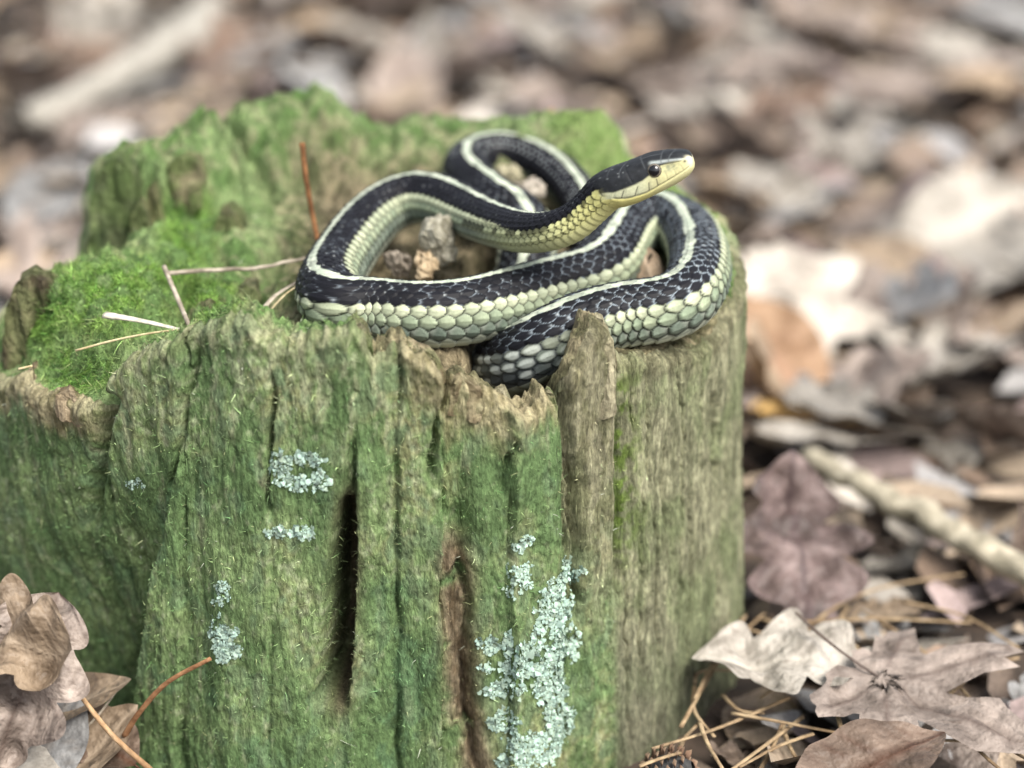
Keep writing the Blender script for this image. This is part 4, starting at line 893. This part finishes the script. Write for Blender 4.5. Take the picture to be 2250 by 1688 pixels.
# bottom left corner leaves, close to the lens
put_leaf(leaf_mesh('oak', 31, 5.0, .9, .6, 1.3, nl=50, nw=21, stem=False, spin=168), 'mauve', on_y(60, 1470, -9.3), (R(52), R(10), R(6)), 'big crumpled tan brown leaf leaning on the left lobe of the stump')
put_leaf(leaf_mesh('oak', 41, 4.6, .8, .4, 1.2, nl=50, nw=21, stem=False, spin=70), 'tan', on_y(15, 1405, -9.8), (R(36), R(-6), R(0)), 'tan torn leaf folded over the crumpled leaf at the left lobe')
put_leaf(leaf_mesh('oval', 32, 3.4, .5, .3, .15), 'tan', on_y(165, 1520, -8.6), (R(18), R(8), R(-80)), 'small oval tan leaf under the crumpled tan brown leaf')
put_leaf(leaf_mesh('oval', 33, 3.6, .6, .3, .2), 'grey', on_y(108, 1600, -9.6), (R(40), R(14), R(-12)), 'small bluish grey leaf below the crumpled tan brown leaf')
put_leaf(leaf_mesh('oval', 34, 3.4, .5, .4, .2), 'russet', on_y(200, 1590, -9.0), (R(22), R(-10), R(50)), 'russet leaf beside the stalk at the left foot of the stump')
put_leaf(leaf_mesh('oval', 35, 4.4, .5, .3, .2), 'tan', on_y(170, 1650, -10.0), (R(20), R(4), R(-50)), 'tan veined leaf under the long stalk at the left foot of the stump')
put_leaf(leaf_mesh('oval', 36, 4.5, .4, .3, .2), 'pale', on_y(30, 1640, -10.2), (R(25), R(4), R(30)), 'pale speckled leaf under the small bluish grey leaf')
put_leaf(leaf_mesh('oval', 37, 1.7, .2, -.9, .12, stem=False, spin=14), 'tan', on_z(1390, 572, 13.0), (R(32), R(0), R(0)), 'folded tan leaf scrap inside the right coil of the snake')
put_leaf(leaf_mesh('shred', 38, 1.3, .5, .4, .2, stem=False), 'brown', on_z(1372, 585, 12.9), (R(20), R(8), R(-70)), 'brown leaf scrap under the folded tan one in the right coil')
tube('leaf_stalk', [on_y(128, 1440, -9.6), on_y(180, 1510, -10.3), on_y(240, 1585, -10.8), on_y(345, 1680, -11.4)], .055, .085, M_wood, ((.24, .14, .07), (.45, .31, .18)), 'long shiny tan stalk slanting down from the crumpled tan brown leaf', 'stalk', seed=21)
tube('twig', [on_y(160, 1600, -9.2), on_y(215, 1540, -8.8), on_y(262, 1478, -8.4)], .05, .03, M_wood, GREYW, 'thin grey twig poking up in the gap beside the front buttress', 'twig', seed=22)

# -- the fallen branch on the right, cone, needles
tube('branch', [gpt(1745, 985, 1.9), gpt(1850, 1040, 2.1), gpt(1990, 1115, 2.1), gpt(2120, 1185, 2.0), gpt(2330, 1290, 1.8)], .42, .62, M_wood, ((.20, .18, .13), (.48, .43, .33)), 'bare pale fallen branch slanting through the litter right of the stump', 'branch', wob=.5, seed=23, seg=16, flat=.75, rn=.10)
tube('stick', [gpt(25, 278, 1.6), gpt(120, 232, 2.0), gpt(230, 178, 2.4), gpt(320, 128, 2.6), gpt(400, 80, 2.6), gpt(450, 30, 2.4)], .65, 1.5, M_wood, ((.24, .225, .195), (.36, .34, .30)), 'thick bleached pale stick lying in the litter far behind the stump', 'stick', wob=.5, seed=24, seg=16)
def cone(vx, vy, z):
    root = link('pine_cone', None, loc=gpt(vx, vy, z)); tag(root, 'small brown pine cone at the right foot of the stump', 'pine cone')
    r_ = np.random.default_rng(3)
    n = 95; k = np.arange(n); u = (k + .5) / n; a = k * 2.39996
    rad = 1.15 * np.sin(math.pi * (.12 + .80 * u)) ** .7
    core = np.stack([np.outer(np.sin(np.linspace(.3, 2.9, 9)), np.cos(np.linspace(0, 6.283, 12, endpoint=False))) * .9, np.outer(np.sin(np.linspace(.3, 2.9, 9)), np.sin(np.linspace(0, 6.283, 12, endpoint=False))) * .9, np.outer(np.linspace(-1.3, 1.3, 9), np.ones(12))], -1)
    link('core', mesh_np('cone_core', core.reshape(-1, 3), grid_faces(9, 12, True), 4, np.full((108, 3), .05)), M_wood, root)
    sv = np.array([(-.16, 0, .0), (.16, 0, .0), (.2, .28, .06), (-.2, .28, .06), (0, .42, .15), (0, .3, -.06)]); sf = [(0, 1, 2), (0, 2, 3), (3, 2, 4), (1, 0, 5), (2, 1, 5), (0, 3, 5), (4, 2, 5), (3, 4, 5)]
    cc = np.array([(.10, .06, .04)] * 2 + [(.24, .15, .10)] * 2 + [(.40, .29, .20), (.12, .08, .05)])
    me = mesh_np('cone_scale', sv, sf, 3, cc, smooth=False); me.materials.append(M_wood)
    for i in range(n):
        o = link('cone_scale', me, None, root)
        o.location = Vector((rad[i] * math.cos(a[i]), rad[i] * math.sin(a[i]), (u[i] - .5) * 2.5)) * CM * .9
        o.rotation_euler = (R(20), 0, a[i] - math.pi / 2)
    root.rotation_euler = (R(62), R(15), R(70)); root.scale = (.62,) * 3
cone(1440, 1672, 1.2)
ND = 'thin curved tan pine needle in the litter right of the stump'
nd = [[(1470, 1570), (1520, 1480), (1580, 1390), (1650, 1325)], [(1510, 1560), (1530, 1610), (1560, 1660)], [(1460, 1655), (1475, 1600), (1510, 1560)], [(1800, 1500), (1815, 1570), (1835, 1650)],
      [(1640, 1665), (1665, 1620), (1690, 1560)], [(1690, 1560), (1700, 1600), (1720, 1640)], [(1700, 1400), (1790, 1320), (1900, 1270), (2080, 1240)], [(1860, 1320), (1960, 1380), (2060, 1470), (2130, 1560), (2140, 1600)],
      [(1580, 1540), (1690, 1560), (1820, 1585)], [(1560, 1500), (1600, 1535), (1650, 1540)], [(1900, 1440), (2000, 1430), (2160, 1445)], [(1380, 1655), (1420, 1640), (1470, 1625)], [(1950, 1300), (2080, 1330), (2200, 1400)], [(2050, 1500), (2120, 1440), (2200, 1420)]]
rn_ = random.Random(5)
for _ in range(16):
    a, b = rn_.uniform(1480, 2180), rn_.uniform(1300, 1650); an = rn_.uniform(0, 3.14); ll = rn_.uniform(90, 200)
    nd.append([(a - ll * math.cos(an), b - .5 * ll * math.sin(an)), (a + rn_.uniform(-12, 12), b + rn_.uniform(-14, 14)), (a + ll * math.cos(an), b + .5 * ll * math.sin(an))])
nd = [[(max(x, 1500 + .0 * y), y) for x, y in q] if min(x for x, y in q) < 1500 and q[0][1] < 1500 else q for q in nd]
for i, q in enumerate(nd):
    z0 = 1.5 + .6 * random.random()
    o = tube('pine_needle', [gpt(a, b, z0 + .12 * math.sin(k * 1.3)) for k, (a, b) in enumerate(q)], .075, .055, M_wood, NEED, ND, 'needle', 'pine needles right of the stump', flat=.6, seed=40 + i, seg=6)

# -- the rest of the litter, leaf by leaf
kinds = ['oak', 'oval', 'maple', 'oval', 'oak', 'lance', 'lobed', 'shred']
KN = {'oak': 'lobed oak', 'oval': 'oval', 'maple': 'maple', 'lance': 'narrow', 'lobed': 'three lobed', 'shred': 'torn'}
protos = [(k, leaf_mesh(k, 200 + i * 7 + v, {'maple': 8.5, 'lobed': 8}.get(k, 7.0), .45 + .3 * (v % 3), .22, .42, nl=16, nw=7)) for v in range(3) for i, k in enumerate(kinds)]
colours = ['mauve', 'tan', 'pale', 'brown', 'mauve', 'russet', 'grey', 'tan', 'mauve', 'pale', 'mauve', 'grey', 'tan', 'pale']
cache = {}
def litter_leaf(vx, vy, z, k, colour, sc):
    q = gpt(vx, vy, z); k, me = protos[k]
    if ((q[0] - SC[0]) / (SA + 1.6)) ** 2 + ((q[1] - SC[1]) / (SB + 1.4)) ** 2 < 1: return 0
    key = (me.name, colour)
    if key not in cache:
        m = me.copy(); m.materials.clear(); m.materials.append(LEAF[colour]); cache[key] = m
    region = ('in the litter far behind the stump' if q[1] > 55 else 'in the litter close behind the stump') if q[1] > 8 else ('in the litter right of the stump' if q[0] > 0 else 'in the litter left of the stump')
    s = sc * random.uniform(.7, 1.15)
    lb = '%s%s %s dead leaf %s' % ('large ' if s > 1.08 else ('small ' if s < .7 else ''), colour, KN[k], region)
    o = link('dead_leaf', cache[key], None, None, q, (R(random.gauss(10, 18)), R(random.gauss(0, 18)), random.uniform(0, 6.283)))
    o.scale = (s, s, s * random.uniform(.7, 1.3)); tag(o, lb, 'leaf', lb)
    return 1
cnt = 0; tries = 0
while cnt < 262 and tries < 4000:
    tries += 1
    vx = random.uniform(-140, 2350); vy = -80 + 1780 * random.random() ** 1.5
    if vy > 1000 and vx < 1500: continue
    if 250 < vx < 1330 and 300 < vy: continue
    near = vy > 1000 and vx > 1450
    cnt += litter_leaf(vx, vy, random.uniform(0, .25) if near else random.uniform(.2, 1.7), random.randrange(len(protos)), random.choice(colours), 1.12 if vy < 700 else (.9 if vy < 1000 else .52))

# -- lower litter: a mass of leaf pieces and needles nobody could count
def litter_mass():
    n = 5200
    x = rng.uniform(-75, 75, n); y = -22 + 165 * rng.random(n) ** 1.25; 
    keep = ((x - SC[0]) / (SA + .6)) ** 2 + ((y - SC[1]) / (SB + .5)) ** 2 > 1
    keep &= ~((y < -6.5) & (y > -10.6) & (x > -10.5) & (x < 5.0))
    x, y = x[keep], y[keep]; n = len(x)
    z = rng.uniform(.0, 1.0, n) + .55 * noise(x / 19, y / 19, 0, 5)
    ln_ = rng.uniform(1.5, 5.5, n); fr_ = (y < -6.5) & (x > -12) & (x < 6); ln_ = np.where(fr_, np.minimum(ln_, 2.2), ln_); z = np.where(fr_, z * .5, z); wd_ = ln_ * rng.uniform(.2, .55, n); yaw = rng.uniform(0, 6.283, n)
    tx, ty = rng.normal(0, .28, n) * np.where(fr_, .4, 1), rng.normal(0, .3, n); cu = rng.normal(0, .35, n)
    prof = [(-.5, 0), (-.25, -.42), (-.22, .0), (-.25, .42), (.15, -.5), (.12, .0), (.15, .5), (.5, .02)]
    vs_ = []
    for a, b in prof:
        lx = b * wd_ * rng.uniform(.75, 1.2, n); ly = a * ln_; lz = cu * (np.abs(b) * 1.4 + a * a * 1.6) * ln_ * .4 + tx * ly + ty * lx
        vs_.append(np.stack([x + lx * np.cos(yaw) - ly * np.sin(yaw), y + lx * np.sin(yaw) + ly * np.cos(yaw), np.maximum(z + lz, -.3)], -1))
    V = np.stack(vs_, 1).reshape(-1, 3)
    f = np.array([[0, 1, 2], [0, 2, 3], [1, 4, 5], [1, 5, 2], [2, 5, 6], [2, 6, 3], [4, 7, 5], [5, 7, 6]])
    Fc = (np.arange(n)[:, None, None] * 8 + f[None]).reshape(-1, 3)
    pal = np.array([(.23, .18, .17), (.27, .215, .16), (.13, .10, .08), (.36, .33, .29), (.16, .115, .085), (.09, .07, .055), (.28, .27, .265)])
    c_ = pal[rng.integers(0, len(pal), n)] * rng.uniform(.8, 1.5, n)[:, None]
    return link('leaf_litter', mesh_np('leaf_litter', V, Fc, 3, np.repeat(c_, 8, 0)), M_wood)
tag(litter_mass(), 'mass of broken brown leaf pieces covering the forest floor', 'leaf litter', kind='stuff')
